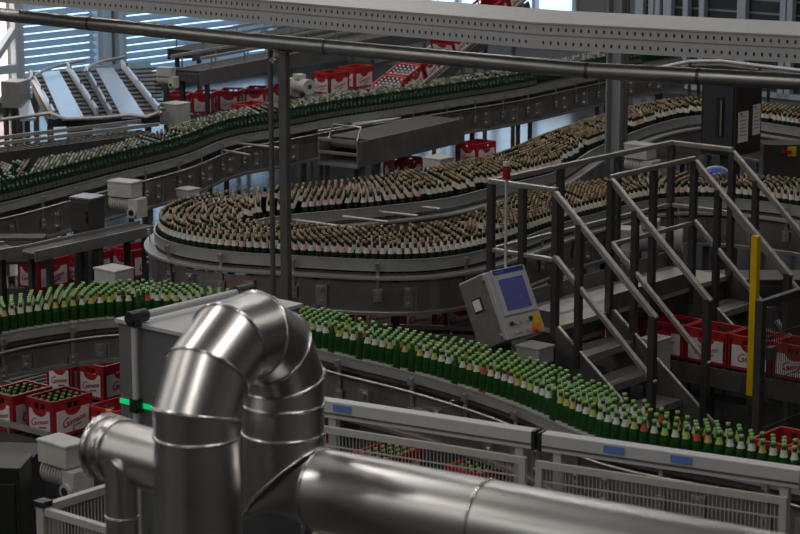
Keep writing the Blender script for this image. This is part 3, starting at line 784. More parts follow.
MB().cyl(hq(0.11, -0.225, 0.012), hq(0.11, -0.225, 0.06), 0.034, 20).build('stop_button', ORANGE, hr)
sx = hq(-w0/2, 0.06, -0.16)
MB().box(sx-hx*0.004, 0.008, 0.11, 0.10, hx, hy, un).build('side_label', BLACK, hr); MB().box(sx-hx*0.010, 0.008, 0.085, 0.075, hx, hy, un).build('side_notice', PAPER, hr)
for y in (0.22, -0.22): MB().cyl(hq(-w0/2+0.0, y, -0.03), hq(-w0/2-0.02, y, -0.03), 0.016, 10).build('latch', STEEL, hr)
sc_ = hq(0, -0.20, -d0*0.75)
MB().bab((sc_.x, sc_.y, (sc_.z-0.03)/2), 0.09, 0.09, sc_.z-0.03).build('stand', DKGREY, hr)
MB().bab((sc_.x, sc_.y, 0.01), 0.35, 0.35, 0.02).build('stand_foot', DKGREY, hr)
mt = hq(0.09, h0/2-0.02, -0.08)
MB().cyl(mt, mt+Z*0.72, 0.011, 8).build('mast', ALU, hr)
sg = MB().cyl(mt+Z*0.72, mt+Z*0.82, 0.030, 16).build('signal_lamp', REDP, hr); sg['label'] = 'red signal lamp on top of the thin mast'
MB().cyl(mt+Z*0.82, mt+Z*0.85, 0.026, 16).build('lamp_cap', PAPER, sg)

# ================================================================ light-curtain beams and wire guard panels
def stick(root, p, d, n_, z, w, h, m=BLUEST): MB().box(p-n_*0.001+Z*z, w, 0.004, h, d, n_, Z).build('blue_sticker', m, root)
def guard(name, label, px0, py0, px1, py1, z, stickers, wire, wlab):
    a = P(px0, py0, z); b = P(px1, py1, z); d = (b-a).normalized(); n_ = V((-d.y, d.x, 0)); L = (b-a).length; c = (a+b)/2
    r = thing(name, label, 'beam', (a.x, a.y, 0))
    mb = MB(); mb.box(c+n_*0.045-Z*0.055, L, 0.08, 0.11, d, n_, Z); bm = mb.build('profile', ALU, r, bevel=0.006)
    MB().box(c+n_*0.002-Z*0.078, L*0.995, 0.004, 0.012, d, n_, Z).build('groove', MIDGREY, bm)
    MB().box(b+n_*0.045-Z*0.055+d*0.012, 0.022, 0.086, 0.114, d, n_, Z).build('end_cap', BLACK, r)
    MB().box(a+n_*0.045-Z*0.055-d*0.012, 0.022, 0.086, 0.114, d, n_, Z).build('end_cap', BLACK, r)
    for px in stickers:
        k = (px-400)/FPX; best = min((i/400 for i in range(401)), key=lambda t: abs((a.lerp(b, t)).x-k*(a.lerp(b, t).y*CT-(z-CZ)*ST)))
        stick(r, a.lerp(b, best), d, n_, -0.036, 0.125, 0.042)
    for t in (0.06, 0.94):
        p = a.lerp(b, t)+n_*0.045; MB().box((p.x, p.y, (z-0.112)/2), 0.05, 0.05, z-0.114, d, n_, Z).build('stand', ALU, r)
    return a, b, d, n_, L
def panel(label, a, b, d, n_, t0, t1, z1, z0=0.08, pitch=0.024, mat_=CREAM, off=-0.06):
    p = a+d*t0+n_*off; q = a+d*t1+n_*off; L = t1-t0; c = (p+q)/2
    r = thing('wire_guard_panel', label, 'guard panel', (p.x, p.y, 0))
    f = MB()
    for z in (z1, z0): f.box((c.x, c.y, z), L, 0.03, 0.04, d, n_, Z)
    for e in (p+d*0.02, q-d*0.02): f.box((e.x, e.y, (z0+z1)/2), 0.04, 0.03, z1-z0-0.04, d, n_, Z)
    for e in (p+d*0.02, q-d*0.02): f.box((e.x, e.y, z0/2), 0.04, 0.04, z0-0.001, d, n_, Z)
    f.build('frame', mat_, r)
    w_ = MB(); k = 0.04+pitch
    while k < L-0.04:
        e = p+d*k; w_.box((e.x, e.y, (z0+z1)/2), 0.0038, 0.0038, z1-z0, d, n_, Z); k += pitch
    for z in (z1-0.10, z1-0.42, z1-0.74): w_.box((c.x, c.y, z), L, 0.006, 0.008, d, n_, Z)
    w_.build('wire_mesh', mat_, r)
    return r
ZG = 1.52
ga = guard('light_barrier_rail', 'grey light-curtain beam over the wire panel beside the duct bend, one blue sticker', 318, 399.5, 531, 431.5, ZG, [342], 0, '')
panel('cream wire guard panel below the beam with a single sticker', *ga[:4], 0.0, ga[4]*1.0, ZG-0.16)
gb = guard('light_barrier_rail', 'grey light-curtain beam in front of the sparse bottle rows, two blue stickers', 541, 433.5, 800, 470.5, ZG, [614, 681], 0, '')
panel('cream wire guard panel below the beam with two stickers', *gb[:4], 0.0, gb[4]*0.97, ZG-0.165)
g_ = thing('guard_post', 'cream square post between the two light-curtain beams', 'post', tuple(V((ga[1].x, ga[1].y, 0))))
e = ga[1].lerp(gb[0], 0.5)+ga[3]*0.045; e.z = 0; MB().box((e.x, e.y, 0.60), 0.045, 0.045, 1.18, ga[2], ga[3], Z).build('upright', CREAM, g_)
MB().box((e.x, e.y, 0.008), 0.12, 0.12, 0.014, ga[2], ga[3], Z).build('foot', CREAM, g_)
e = gb[1]+gb[2]*0.05; e.z = 0
g2 = thing('guard_post', 'cream square post at the far end of the two-sticker beam, with two slanting stays', 'post', (e.x, e.y, 0))
MB().box((e.x, e.y, 0.58), 0.06, 0.05, 1.15, gb[2], gb[3], Z).build('upright', CREAM, g2)
for t in (0.0, 0.30):
    s_ = e-gb[2]*t-gb[3]*0.10+Z*(1.10-0.02*t)
    MB().bar(s_+gb[3]*0.0-A*0.03, s_-A*0.60, 0.04, 0.04).build('stay', CREAM, g2)
# cream guard corner close to the camera, low down beside the duct
zc = 1.35; k0 = P(43, 505, zc)
gc = thing('guard_fence_corner', 'cream wire guard corner with dark clamp standing under the duct flange', 'guard panel', (k0.x, k0.y, 0))
MB().bab((k0.x, k0.y, zc/2), 0.055, 0.055, zc).build('post', CREAM, gc)
MB().bab((k0.x, k0.y, zc+0.012), 0.075, 0.075, 0.03).build('clamp', BLACK, gc)
MB().bar(k0+A*0.03-Z*0.02, k0+A*0.62-Z*0.02, 0.045).build('top_rail', CREAM, gc); MB().bar(k0+B*0.03-Z*0.03, k0+B*1.0-Z*0.03, 0.04).build('top_rail', CREAM, gc)
wm = MB()
for k in range(1, 24): wm.bab(k0+A*(0.025*k)-Z*0.66, 0.005, 0.005, 1.25)
for k in range(1, 38): wm.bab(k0+B*(0.025*k)-Z*0.66, 0.005, 0.005, 1.25)
wm.build('wire_mesh', CREAM, gc)

# ================================================================ crates
CX, CY, CH = 0.30, 0.40, 0.285
def crate_parts():
    t = 0.016
    b = MB()
    hx_, hy_ = CX/2, CY/2
    for s in (-1, 1):
        for q in (-1, 1): b.box((s*(hx_-0.014), q*(hy_-0.014), CH/2), 0.028, 0.028, CH)
    def wall(c, ax, L):
        # a wall with an arched pair of grip openings just under the rim
        n_ = ax.cross(Z)
        b.box(c+Z*0.105, L-0.03, t, 0.205, ax, n_, Z)
        b.box(c+Z*(CH-0.014), L-0.03, t+0.006, 0.028, ax, n_, Z)
        gw = 0.055
        for s in (-1, 1):
            w_ = (L-0.03)/2-gw-0.004; b.box(c+ax*(s*(gw+0.004+w_/2))+Z*0.233, w_, t, 0.052, ax, n_, Z)
        b.box(c+Z*0.233, 0.014, t, 0.052, ax, n_, Z)
    for s in (-1, 1): wall(V((s*(hx_-t/2), 0, 0)), Y, CY); wall(V((0, s*(hy_-t/2), 0)), X, CX)
    b.box((0, 0, 0.008), CX-0.01, CY-0.01, 0.016)
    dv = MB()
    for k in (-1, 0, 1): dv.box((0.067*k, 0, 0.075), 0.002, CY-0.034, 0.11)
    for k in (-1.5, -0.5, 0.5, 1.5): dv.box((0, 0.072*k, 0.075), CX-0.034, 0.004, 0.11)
    return b, dv
cb_, cd_ = crate_parts()
def raw(name, mb, m):
    me = bpy.data.meshes.new(name); me.from_pydata([tuple(v) for v in mb.v], [], mb.f); me.materials.append(m); me.update(); return me
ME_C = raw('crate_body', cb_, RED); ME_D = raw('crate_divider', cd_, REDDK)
def print_mesh(L):
    """white printed panel with a round bite out of its top for the grip"""
    w_, z0, z1, r = L/2-0.034, 0.028, 0.205, 0.085; poly = [(-w_, z0), (w_, z0), (w_, z1)]
    for k in range(0, 13): a = PI*k/12; poly.append((r*math.cos(a)*0.95, z1-r*0.62*math.sin(a)+0.0))
    poly.append((-w_, z1)); mb = MB(); mb.prism([V((x, 0, z)) for x, z in poly], V((0, -0.0015, 0))); return raw('label_panel', mb, CWHITE)
ME_PS, ME_PL = print_mesh(CX), print_mesh(CY)
T0 = text_mesh('capital_letter', 'G', 0.098, LOGO, 0.4); T1 = text_mesh('lettering', 'utmann', 0.060, LOGO, 0.4); T2 = text_mesh('small_lettering', 'BRAUEREI', 0.020, LOGO, 0.2); T3 = text_mesh('volume_mark', '0,5', 0.022, INK)
def crate_proto():
    r = thing('beer_crate', 'x', 'crate')
    o = bpy.data.objects.new('crate_body', ME_C); COL.objects.link(o); o.parent = r
    o = bpy.data.objects.new('crate_divider', ME_D); COL.objects.link(o); o.parent = r
    for ang, me, dist in ((0, ME_PS, CY/2), (PI, ME_PS, CY/2), (PI/2, ME_PL, CX/2), (-PI/2, ME_PL, CX/2)):
        M = Matrix.Rotation(ang, 4, 'Z') @ Matrix.Translation((0, -dist-0.0005, 0))
        p = bpy.data.objects.new('label_panel', me); COL.objects.link(p); p.parent = r; p.matrix_local = M
        sc = 0.85 if me is ME_PS else 1.0
        for tm, x, z, tilt in ((T0, -0.088, 0.098, 0.2), (T1, 0.024, 0.112, 0.22), (T2, 0.035, 0.072, 0.16), (T3, 0.0, 0.042, 0.0)):
            q_ = bpy.data.objects.new(tm.name, tm); COL.objects.link(q_); q_.parent = p
            q_.matrix_local = Matrix.Translation((x*sc, -0.0032, z)) @ Matrix.Rotation(PI/2, 4, 'X') @ Matrix.Rotation(tilt, 4, 'Z') @ Matrix.Scale(sc, 4)
    return r
PROTO = [None]
def crate(c, yaw, label, group=None, incline=0.0, filled=False, flabel=None, inc_axis=None):
    """c: centre of the base"""
    if PROTO[0] is None: r = PROTO[0] = crate_proto()
    else: r = copy_tree(PROTO[0])
    r['label'] = label
    if 'group' in r.keys(): del r['group']
    if group: r['group'] = group
    r.location = tuple(c); r.rotation_euler = (0, 0, yaw)
    M = Matrix.Rotation(yaw, 4, 'Z')
    if incline:
        M = Matrix.Rotation(incline, 4, inc_axis) @ M; r.rotation_euler = M.to_euler()
    if filled:
        sp = []
        for i in range(4):
            for j in range(5): sp.append(V(((i-1.5)*0.067, (j-2)*0.072, 0.0185)))
        b0 = None
        for s in sp:
            o = bpy.data.objects.new('crated_bottle', ME_CB if filled == 1 else ME_CP); COL.objects.link(o)
            o.location = V(c)+(M @ s); o.rotation_euler = M.to_euler()
            tag(o, flabel, 'bottle', flabel)
    return r
nrw = lambda pr: [(r*0.955, z) for r, z in pr]
ME_CB = lathe_me('crated_bottle', [(0, nrw(GLASS)), (1, MOUTHP)], 10, [GGREEN, MOUTH])
ME_CP = lathe_me('crated_pale_bottle', [(0, nrw(GLASS)), (1, NECKL), (1, CAP)], 10, [GGREEN, mat('pale_cap_metal', (0.55, 0.58, 0.60), 0.3, 0.4)])
YB = YAW+PI/2          # long side across the hall
def cF(px, py, z, long_a=True, dA=0.0, dB=0.0):
    """base centre of a crate whose nearest top corner shows at that place"""
    la2, lb2 = (CY/2, CX/2) if long_a else (CX/2, CY/2)
    p = P(px, py, z)+A*(la2+dA)-B*(lb2-dB); p.z = z-CH; return p
# lower left group beside the drive motor
zc1 = 0.66
crate(cF(52.5, 403, zc1), YAW, 'red beer crate with full white print on both sides beside the cream drive motor', filled=1, flabel='green bottle standing in the red crate beside the cream drive motor')
crate(cF(12, 396.5, zc1), YAW, 'red beer crate cut off by the picture edge, next to the fully printed crate', filled=1, flabel='green bottle in the red crate cut off by the picture edge')
crate(cF(103, 367, zc1), YAW, 'red beer crate under the side panel next to the grey machine cabin')
crate(cF(71, 362, zc1), YAW, 'red beer crate between the printed crate and the crate under the side panel')
crate(cF(116, 412, zc1-0.03), YAW, 'red crate corner just above the duct flange lamp')
# the row behind the stairs
rs = cF(727, 333.5, 0.81, False)
names = ['red crate at the stair end of the row behind the stairs', 'second red crate of the row behind the stairs', 'red crate seen between stair post and sensor rod', 'red crate beside the yellow pole behind the stairs', 'red crate behind the dark wire door']
for k in range(5): crate(rs+B*(0.415*(k-2.0)), YB, names[k])
for k in range(2): crate(rs+B*(0.415*(k-3.6))+A*0.36, YB, ['empty red crate in the shade under the deck', 'empty red crate just peeking out from under the deck edge'][k])
# below the curved apron
ru = cF(268, 298, zc1)
for k in range(6):
    p = P(262+41*k, 297+1.2*k, zc1)+Y*0.25; p.z = zc1-CH
    crate(p, -0.30, ['red crate under the curved apron beside the slim square post', 'red crate under the curved apron, second from the square post', 'red crate under the curved apron, third from the square post', 'red crate under the middle of the curved apron', 'red crate under the curved apron towards the operator panel', 'red crate under the apron right behind the operator panel'][k])
# climbing conveyor, far side
inc = math.radians(23)
base = D(398, 81, 30.4)-A*(0.335*math.cos(inc))-Z*(0.335*math.sin(inc))
for k in range(10):
    if k in (4,): continue
    tl_ = base+A*(0.335*k*math.cos(inc))+Z*(0.335*k*math.sin(inc))
    c = tl_+A*0.15-B*0.20-Z*CH
    nm = ['lowest red crate on the climbing conveyor, bottles in it', 'second red crate up the climbing conveyor', 'third red crate up the climbing conveyor', 'fourth red crate up the climbing conveyor', '', 'red crate half hidden by the overhead pipe on the climbing conveyor', 'red crate between pipe and cable tray on the climbing conveyor', 'red crate behind the cable tray on the climbing conveyor', 'red crate above the cable tray, lower of the top two', 'topmost red crate on the climbing conveyor'][k]
    crate(c, YB, nm, incline=inc, inc_axis=B, filled=2 if k < 4 else False, flabel=f'pale capped bottle standing in the {["lowest", "second", "third", "fourth"][min(k, 3)]} crate of the climbing conveyor')
# crate line beyond the upper conveyor
lbl = ['red crate beside the white box in the row beyond the upper conveyor', 'second red crate from the white box beyond the upper conveyor', 'third red crate from the white box beyond the upper conveyor', 'fourth red crate from the white box beyond the upper conveyor', 'fifth red crate from the white box beyond the upper conveyor', 'sixth red crate from the white box beyond the upper conveyor']
for k in range(6):
    p = D(179+26*k, 93-1.9*k, 32.0+0.15*k); p.z -= CH; crate(p, -0.1, lbl[k])
p = D(250, 103, 30.0); p.z -= CH; crate(p, YAW, 'larger red crate standing before the far crate row')
p = D(331, 71.5, 31.0); p.z -= CH; crate(p, YAW, 'red crate with dull print between slim post and climbing conveyor')
p = D(356, 66.0, 31.6); p.z -= CH; crate(p, YAW, 'red crate in shade just below the climbing conveyor')
# under the wire guard
for k, (px, py, L) in enumerate(((423, 447, 'red crate of green bottles behind the single-sticker wire panel'), (517, 460.5, 'red crate of green bottles behind the post end of that wire panel'), (695, 503, 'red crate rim low behind the two-sticker wire panel'), (334, 430, 'red crate edge behind the wire panel beside the duct bend'))):
    p = P(px, py, 0.735)-B*0.15-A*0.20; p.z = 0.735-CH
    crate(p, YAW, L, filled=1 if k < 2 else False, flabel=['green bottle in the crate behind the single-sticker panel', 'green bottle in the crate at the post end of the panel', '', ''][k])
crate(cF(402, 161, zc1), YAW, 'dark red crate with white end print below the open conveyor end')
crate(cF(477, 144.5, zc1), YAW, 'bright red crate in front of the shiny reflecting floor')
for k, (px, py, L) in enumerate(((82, 256, 'red crate with bluish print below the empty metal ledge'), (132, 251, 'red crate below the ledge end beside the U-turn'), (38, 262, 'red crate half hidden in the dark below the ledge'))): crate(cF(px, py, zc1), YAW, L)
crate(cF(789, 446, 0.80), YAW, 'red crate rim just behind the last sparse bottles'); crate(cF(826, 457, 0.80), YAW, 'red crate rim at the picture edge behind the last bottles')
# ================================================================ straight conveyors, crate tracks, drives, machine bodies
def track(name, label, p, q, w, z, depth=0.16, cat='conveyor', legs=2, rails=None, roller=0.09, pm=None, lm=None, bed=None, web=True, brk=0):
    """straight roller track between two floor points: bed, rollers, side channels, rails, legs"""
    p = V((p.x, p.y, 0)); q = V((q.x, q.y, 0)); d = (q-p).normalized(); n_ = V((-d.y, d.x, 0)); L = (q-p).length; c = (p+q)/2
    r = thing(name, label, cat, tuple(c)); pm = pm or MIDGREY; lm = lm or DKGREY
    bd = MB().box(c+Z*(z-depth*0.55), L, w-0.02, depth*0.5, d, n_, Z).build('bed', bed or DARK, r)
    if roller:
        m = MB(); t = roller/2
        while t < L: m.cyl(p+d*t-n_*(w/2-0.01)+Z*(z-0.022), p+d*t+n_*(w/2-0.01)+Z*(z-0.022), 0.020, 8); t += roller
        m.build('roller_grating', DKGREY, bd)
    for s in (-1, 1):
        MB().box(c+n_*(s*(w/2+0.012))+Z*(z-depth/2-0.003), L, 0.02, depth, d, n_, Z).build('side_channel', pm, r)
        if rails:
            rb = MB().bar(p+n_*(s*(w/2+0.03))+Z*(z+rails), q+n_*(s*(w/2+0.03))+Z*(z+rails), 0.025, 0.04).build('guide_rail', RAIL, r)
            t = 0.25
            while t < L: MB().box(p+d*t+n_*(s*(w/2+0.03))+Z*(z+rails/2), 0.02, 0.012, rails+0.02, d, n_, Z).build('rail_bracket', STEEL, rb); t += 0.8
    k = max(2, legs)
    for i in range(k):
        e = p+d*(0.2+(L-0.4)*i/(k-1))
        for s in (-1, 1): MB().box(e+n_*(s*(w/2-0.01))+Z*((z-depth*0.8)/2), 0.05, 0.05, z-depth*0.8, d, n_, Z).build('leg', lm, r)
    if web:
        MB().box(c+n_*0.0+Z*(z*0.42), L-0.4, 0.03, 0.05, d, n_, Z).build('tie_bar', lm, r)
    return r
def motor(label, c, yaw, s=1.0, kind=0, name='drive_motor', base=None, stand=True):
    """gear motor: finned body, terminal box, gear head, shaft hub"""
    r = thing(name, label, 'motor', (c.x, c.y, c.z-0.14*s), yaw)
    def bb(nm, x, y, z, dx, dy, dz, m=WHITE, bv=0.006): return MB().box((x*s, y*s, z*s), dx*s, dy*s, dz*s).build(nm, m, r, bevel=bv*s, local=True)
    if kind == 0:          # frequency-converter motor: box on top, gear head below
        tb = bb('terminal_box', 0, 0, 0.20, 0.25, 0.16, 0.12); bb('box_lid', 0, 0, 0.268, 0.26, 0.17, 0.02)
        m = MB().cyl((-0.13*s, 0, 0.08*s), (0.10*s, 0, 0.08*s), 0.065*s, 20); m.build('motor_body', WHITE, r, local=True)
        f = MB()
        for k in range(8): f.cyl((-0.12*s+0.025*k*s, 0, 0.08*s), (-0.112*s+0.025*k*s, 0, 0.08*s), 0.072*s, 20)
        f.build('fin_ribs', WHITE, tb, local=True)
        bb('gear_head', 0.13, 0, 0.05, 0.10, 0.15, 0.17)
        MB().cyl((0.13*s, -0.078*s, 0.02*s), (0.13*s, -0.10*s, 0.02*s), 0.045*s, 18).build('hub', WHITE, r, local=True)
        MB().cyl((0.13*s, -0.098*s, 0.02*s), (0.13*s, -0.103*s, 0.02*s), 0.026*s, 18).build('bore', BLACK, r, local=True)
    else:                  # plain round motor with end bell
        MB().cyl((-0.16*s, 0, 0.10*s), (0.14*s, 0, 0.10*s), 0.085*s, 24).build('motor_body', WHITE, r, bevel=0.004, local=True)
        MB().cyl((0.14*s, 0, 0.10*s), (0.185*s, 0, 0.10*s), 0.092*s, 24).build('fan_cowl', WHITE, r, bevel=0.008, local=True)
        MB().cyl((0.185*s, 0, 0.10*s), (0.188*s, 0, 0.10*s), 0.03*s, 12).build('fan_grille', DKGREY, r, local=True)
        bb('terminal_box', -0.03, -0.02, 0.205, 0.12, 0.12, 0.06); bb('gear_head', -0.20, 0, 0.07, 0.12, 0.16, 0.20)
        MB().cyl((-0.20*s, -0.082*s, 0.0), (-0.20*s, -0.11*s, 0.0), 0.04*s, 18).build('hub', WHITE, r, local=True)
        MB().cyl((-0.20*s, -0.108*s, 0.0), (-0.20*s, -0.113*s, 0.0), 0.022*s, 18).build('bore', BLACK, r, local=True)
    zb_ = c.z-0.14*s-0.03
    if stand: MB().box((0.0, 0, -(zb_/2)-0.0), 0.06, 0.06, zb_+0.02).build('mounting_arm', DKGREY, r, local=True)
    return r
def cabinet(name, label, c, dx, dy, z0, z1, yaw, m, cat='cabinet', door=True, top=None, legs=0):
    r = thing(name, label, cat, (c.x, c.y, 0), yaw)
    MB().box((0, 0, (z0+z1)/2), dx, dy, z1-z0).build('housing', m, r, bevel=0.008, local=True)
    if top: MB().box((0, 0, z1+0.008), dx+0.02, dy+0.02, 0.016).build('top_plate', top, r, local=True)
    if door:
        d = MB().box((0, -dy/2-0.006, (z0+z1)/2), dx*0.86, 0.012, (z1-z0)*0.86).build('door', m, r, bevel=0.004, local=True)
        MB().box((dx*0.34, -dy/2-0.02, (z0+z1)/2), 0.02, 0.02, min(0.12, (z1-z0)*0.4)).build('handle', BLACK, d, local=True)
    if z0 > 0.05 and z0 != 0.74:
        for sx in (-1, 1):
            for sy in (-1, 1): MB().box((sx*(dx/2-0.04), sy*(dy/2-0.04), z0/2), 0.05, 0.05, z0).build('leg', DKGREY, r, local=True)
    return r
zt_ = zc1-CH-0.001
# crate tracks
pA = cF(52.5, 403, zc1)
track('crate_conveyor', 'low dark roller track carrying the crates beside the cream drive motor', pA-B*1.3, pA+B*0.20, 0.52, zt_, legs=2, rails=0.07)
pD = cF(103, 367, zc1)
track('crate_conveyor', 'low dark roller track under the side panel near the grey cabin', pD-B*1.2, pD+B*0.5, 0.5, zt_, legs=2)
track('crate_conveyor', 'low dark roller track carrying the crate row behind the stairs', rs-B*1.3, rs+B*1.0, 0.40, 0.81-CH-0.001, legs=3)
track('crate_conveyor', 'short dark roller track under the crossover deck', rs-B*1.85+A*0.425, rs-B*0.85+A*0.425, 0.34, 0.81-CH-0.001, legs=2)
pu0 = P(250, 297, zc1)+Y*0.25; pu1 = P(490, 303, zc1)+Y*0.25
track('crate_conveyor', 'low roller track carrying crates beneath the curved apron', pu0, pu1, 0.52, zt_, legs=3, rails=0.06, pm=STEEL)
pw = P(423, 447, 0.735)-B*0.15-A*0.20
track('crate_conveyor', 'low roller track behind the wire guard panels', pw-B*1.4, pw+B*2.0, 0.5, 0.735-CH-0.001, legs=3)
px_ = cF(402, 161, zc1); track('crate_conveyor', 'short roller track below the open conveyor end', px_-A*0.5, px_+A*2.6, 0.44, zt_, legs=2)
px_ = cF(86, 255, zc1); track('crate_conveyor', 'dark roller track below the empty metal ledge', V((px_.x-1.2, px_.y-0.25, 0)), V((px_.x+1.3, px_.y+0.2, 0)), 0.55, zt_, legs=3)
# climbing crate conveyor
c0 = base+A*0.15-B*0.20-Z*(CH+0.012); e0 = c0-A*(0.35*math.cos(inc))-Z*(0.35*math.sin(inc)); e1 = c0+A*(3.2*math.cos(inc))+Z*(3.2*math.sin(inc))
cl = thing('climbing_conveyor', 'sloping crate conveyor rising towards the bright window', 'conveyor', (c0.x, c0.y, 0))
dd = (e1-e0).normalized(); nn = B.cross(dd).normalized()
MB().box((e0+e1)/2-dd.cross(B).normalized()*0.03*(1 if dd.cross(B).z > 0 else -1), (e1-e0).length, 0.50, 0.05, dd, B, dd.cross(B)).build('bed', DARK, cl)
for s in (-1, 1):
    MB().bar(e0+B*(0.27*s)-Z*0.03, e1+B*(0.27*s)-Z*0.03, 0.03, 0.14).build('side_channel', MIDGREY, cl); MB().bar(e0+B*(0.29*s)+Z*0.12, e1+B*(0.29*s)+Z*0.12, 0.025, 0.04).build('guide_rail', RAIL, cl)
    for t in (0.15, 0.55, 0.9):
        e = e0.lerp(e1, t)+B*(0.25*s); MB().box((e.x, e.y, (e.z-0.06)/2), 0.06, 0.06, e.z-0.06).build('leg', MIDGREY, cl)
# far crate line bed
pf0 = D(165, 100, 32.0); pf1 = D(318, 92, 32.9)
track('crate_conveyor', 'low track with the far row of crates beyond the upper conveyor', V((pf0.x, pf0.y, 0)), V((pf1.x, pf1.y, 0)), 0.45, D(179, 93, 32.0).z-CH-0.02, legs=3)
p = D(343, 68.5, 31.3); track('crate_conveyor', 'short track with two shaded crates beside the climbing conveyor', V((p.x-0.6, p.y-0.35, 0)), V((p.x+0.5, p.y+0.4, 0)), 0.5, p.z-CH-0.05, legs=2)
# empty conveyors beyond the upper one
track('empty_conveyor', 'long empty conveyor with plated sides running below the louvred window', P(186, 69.5, 1.42), P(470, 17, 1.42), 0.42, 1.42, depth=0.20, legs=2, rails=0.16, pm=PANEL, bed=BELT, web=False)
track('empty_conveyor', 'dark empty conveyor just behind the upper bottle conveyor at the lane plates', P(-20, 152, 1.15), P(150, 131, 1.15), 0.30, 1.15, depth=0.26, legs=3, rails=0.10, pm=DKGREY)
track('empty_conveyor', 'second empty conveyor behind the plated one, close to the window', P(180, 49, 1.42), P(440, 3, 1.42), 0.40, 1.42, depth=0.16, legs=4, rails=0.14, pm=MIDGREY)
# lane dividing table
zl = 1.22
ln = thing('lane_table', 'lane table with two bluish sliding plates between roller strips under the louvres', 'conveyor', tuple(V((P(100, 95, zl).x, P(100, 95, zl).y, 0))))
def quad(pts, th, z=zl):
    return MB().prism([P(x, y, z) for x, y in pts], V((0, 0, -th)))
quad([(28, 72), (150, 61), (160, 115), (48, 119)], 0.10).build('bed', DARK, ln)
for pl in ([(41, 72), (59, 70.5), (84, 117), (62, 118.5)], [(96, 68.5), (113, 67.5), (145, 115.5), (122, 116.5)]): quad(pl, 0.03, zl+0.032).build('lane_plate', BLUEW, ln)
m = MB()
for k in range(11):
    y = 74+k*4.1; m.cyl(P(33+k*1.6, y, zl+0.01), P(157+k*0.8, y-6, zl+0.01), 0.018, 8)
m.build('roller_grating', MIDGREY, ln)
for (x0, y0, x1, y1) in ((67, 66, 97, 112), (122, 64, 159, 110), (31, 74, 54, 115), (86, 70, 111, 114)):
    a, b = P(x0, y0, zl+0.10), P(x1, y1, zl+0.10); MB().bar(a, b, 0.03, 0.11).build('lane_divider', BLUEW, ln)
    for t in (0.15, 0.5, 0.85):
        e = a.lerp(b, t); MB().cyl(e-Z*0.12, e+Z*0.10, 0.012, 6).build('divider_pin', MIDGREY, ln)
for pts in ([(26, 84), (32, 77), (45, 70), (62, 64.5), (84, 60)], [(84, 72), (90, 66), (104, 61), (125, 57)], [(0, 120), (30, 116), (50, 113), (66, 119), (100, 118), (130, 115), (146, 117), (158, 113)]):
    MB().tube([P(x, y, zl+0.12) for x, y in pts], 0.022, 8).build('curved_rail', RAIL, ln)
for x, y in ((50, 117), (148, 112), (35, 76), (146, 64)):
    e = P(x, y, zl); MB().box((e.x, e.y, (zl-0.10)/2), 0.07, 0.07, zl-0.11).build('leg', MIDGREY, ln)
c = P(8, 106, 1.3); r = cabinet('infeed_hood', 'small steel hood with bluish chute beside the lane table', V((c.x+0.05, c.y+0.3, 0)), 0.26, 0.3, 1.25, 1.58, YAW*0.4, STEEL, 'machine cover', door=False)
MB().prism([P(17, 97, 1.36), P(29, 96, 1.36), P(36, 118, 1.16), P(20, 119, 1.16)], V((0, 0, -0.03))).build('chute', BLUEW, r)
# ledge conveyor at the side, dark machine panel with yellow switch
a, b = P(24, 249, 1.0), P(150, 222, 1.0)
track('metal_ledge', 'empty metal ledge conveyor ending beside the U-turn', a, b, 0.26, 1.0, depth=0.10, legs=3, roller=0, pm=STEEL, bed=BELT, rails=0.0)
track('metal_ledge', 'short raised metal ledge at the picture edge before the long one', P(-25, 249, 1.12), P(13, 243, 1.12), 0.26, 1.12, depth=0.10, legs=2, roller=0, pm=STEEL, bed=BELT)
c = P(62, 232, 0.75)
r = cabinet('drive_housing', 'dark machine housing with a yellow switch below the upper conveyor', V((c.x-0.30, c.y-1.45, 0)), 0.72, 0.2, 0.74, 1.0, 0.0, DKGREY, 'machine', door=False)
MB().box((-0.28, -0.125, 0.98), 0.07, 0.03, 0.10).build('yellow_switch', YELLOW, r, local=True); MB().cyl((-0.28, -0.14, 0.98), (-0.28, -0.16, 0.98), 0.025, 12).build('switch_knob', REDP, r, local=True)
MB().box((0.05, -0.115, 0.87), 0.4, 0.01, 0.20).build('cover_plate', MIDGREY, r, local=True)
c = P(88, 226, 1.0); cabinet('junction_box', 'small steel box with bright lid beside the white gear motor', V((c.x, c.y, 0)), 0.24, 0.22, 0.95, 1.28, -0.5, DKGREY, 'box', top=STEEL)
motor('white gear motor hanging beside the small lidded box under the upper conveyor', D(125, 196, 22.6), -0.5, 1.15, stand=False)
motor('white gear motor at the corner of the lane table above the dark bottles', D(80, 138, 29.2), -0.5, 1.1)
motor('white motor box at the end of the lane dividers', D(166, 76, 29.6), -0.4, 0.85)
motor('white round motor seen through the stair rails', D(655, 233, 20.6), YAW+0.5, 1.35, 1)
motor('cream drive motor standing in front of the printed crate', D(63, 463, 14.2), -0.75, 1.1)
motor('white motor behind the crossover rail beside the tall column', D(640, 158, 24.0), YAW, 1.15)
motor('white motor just past the slim square post by the far crates', D(302, 82, 30.5), -1.0, 1.1, 1)
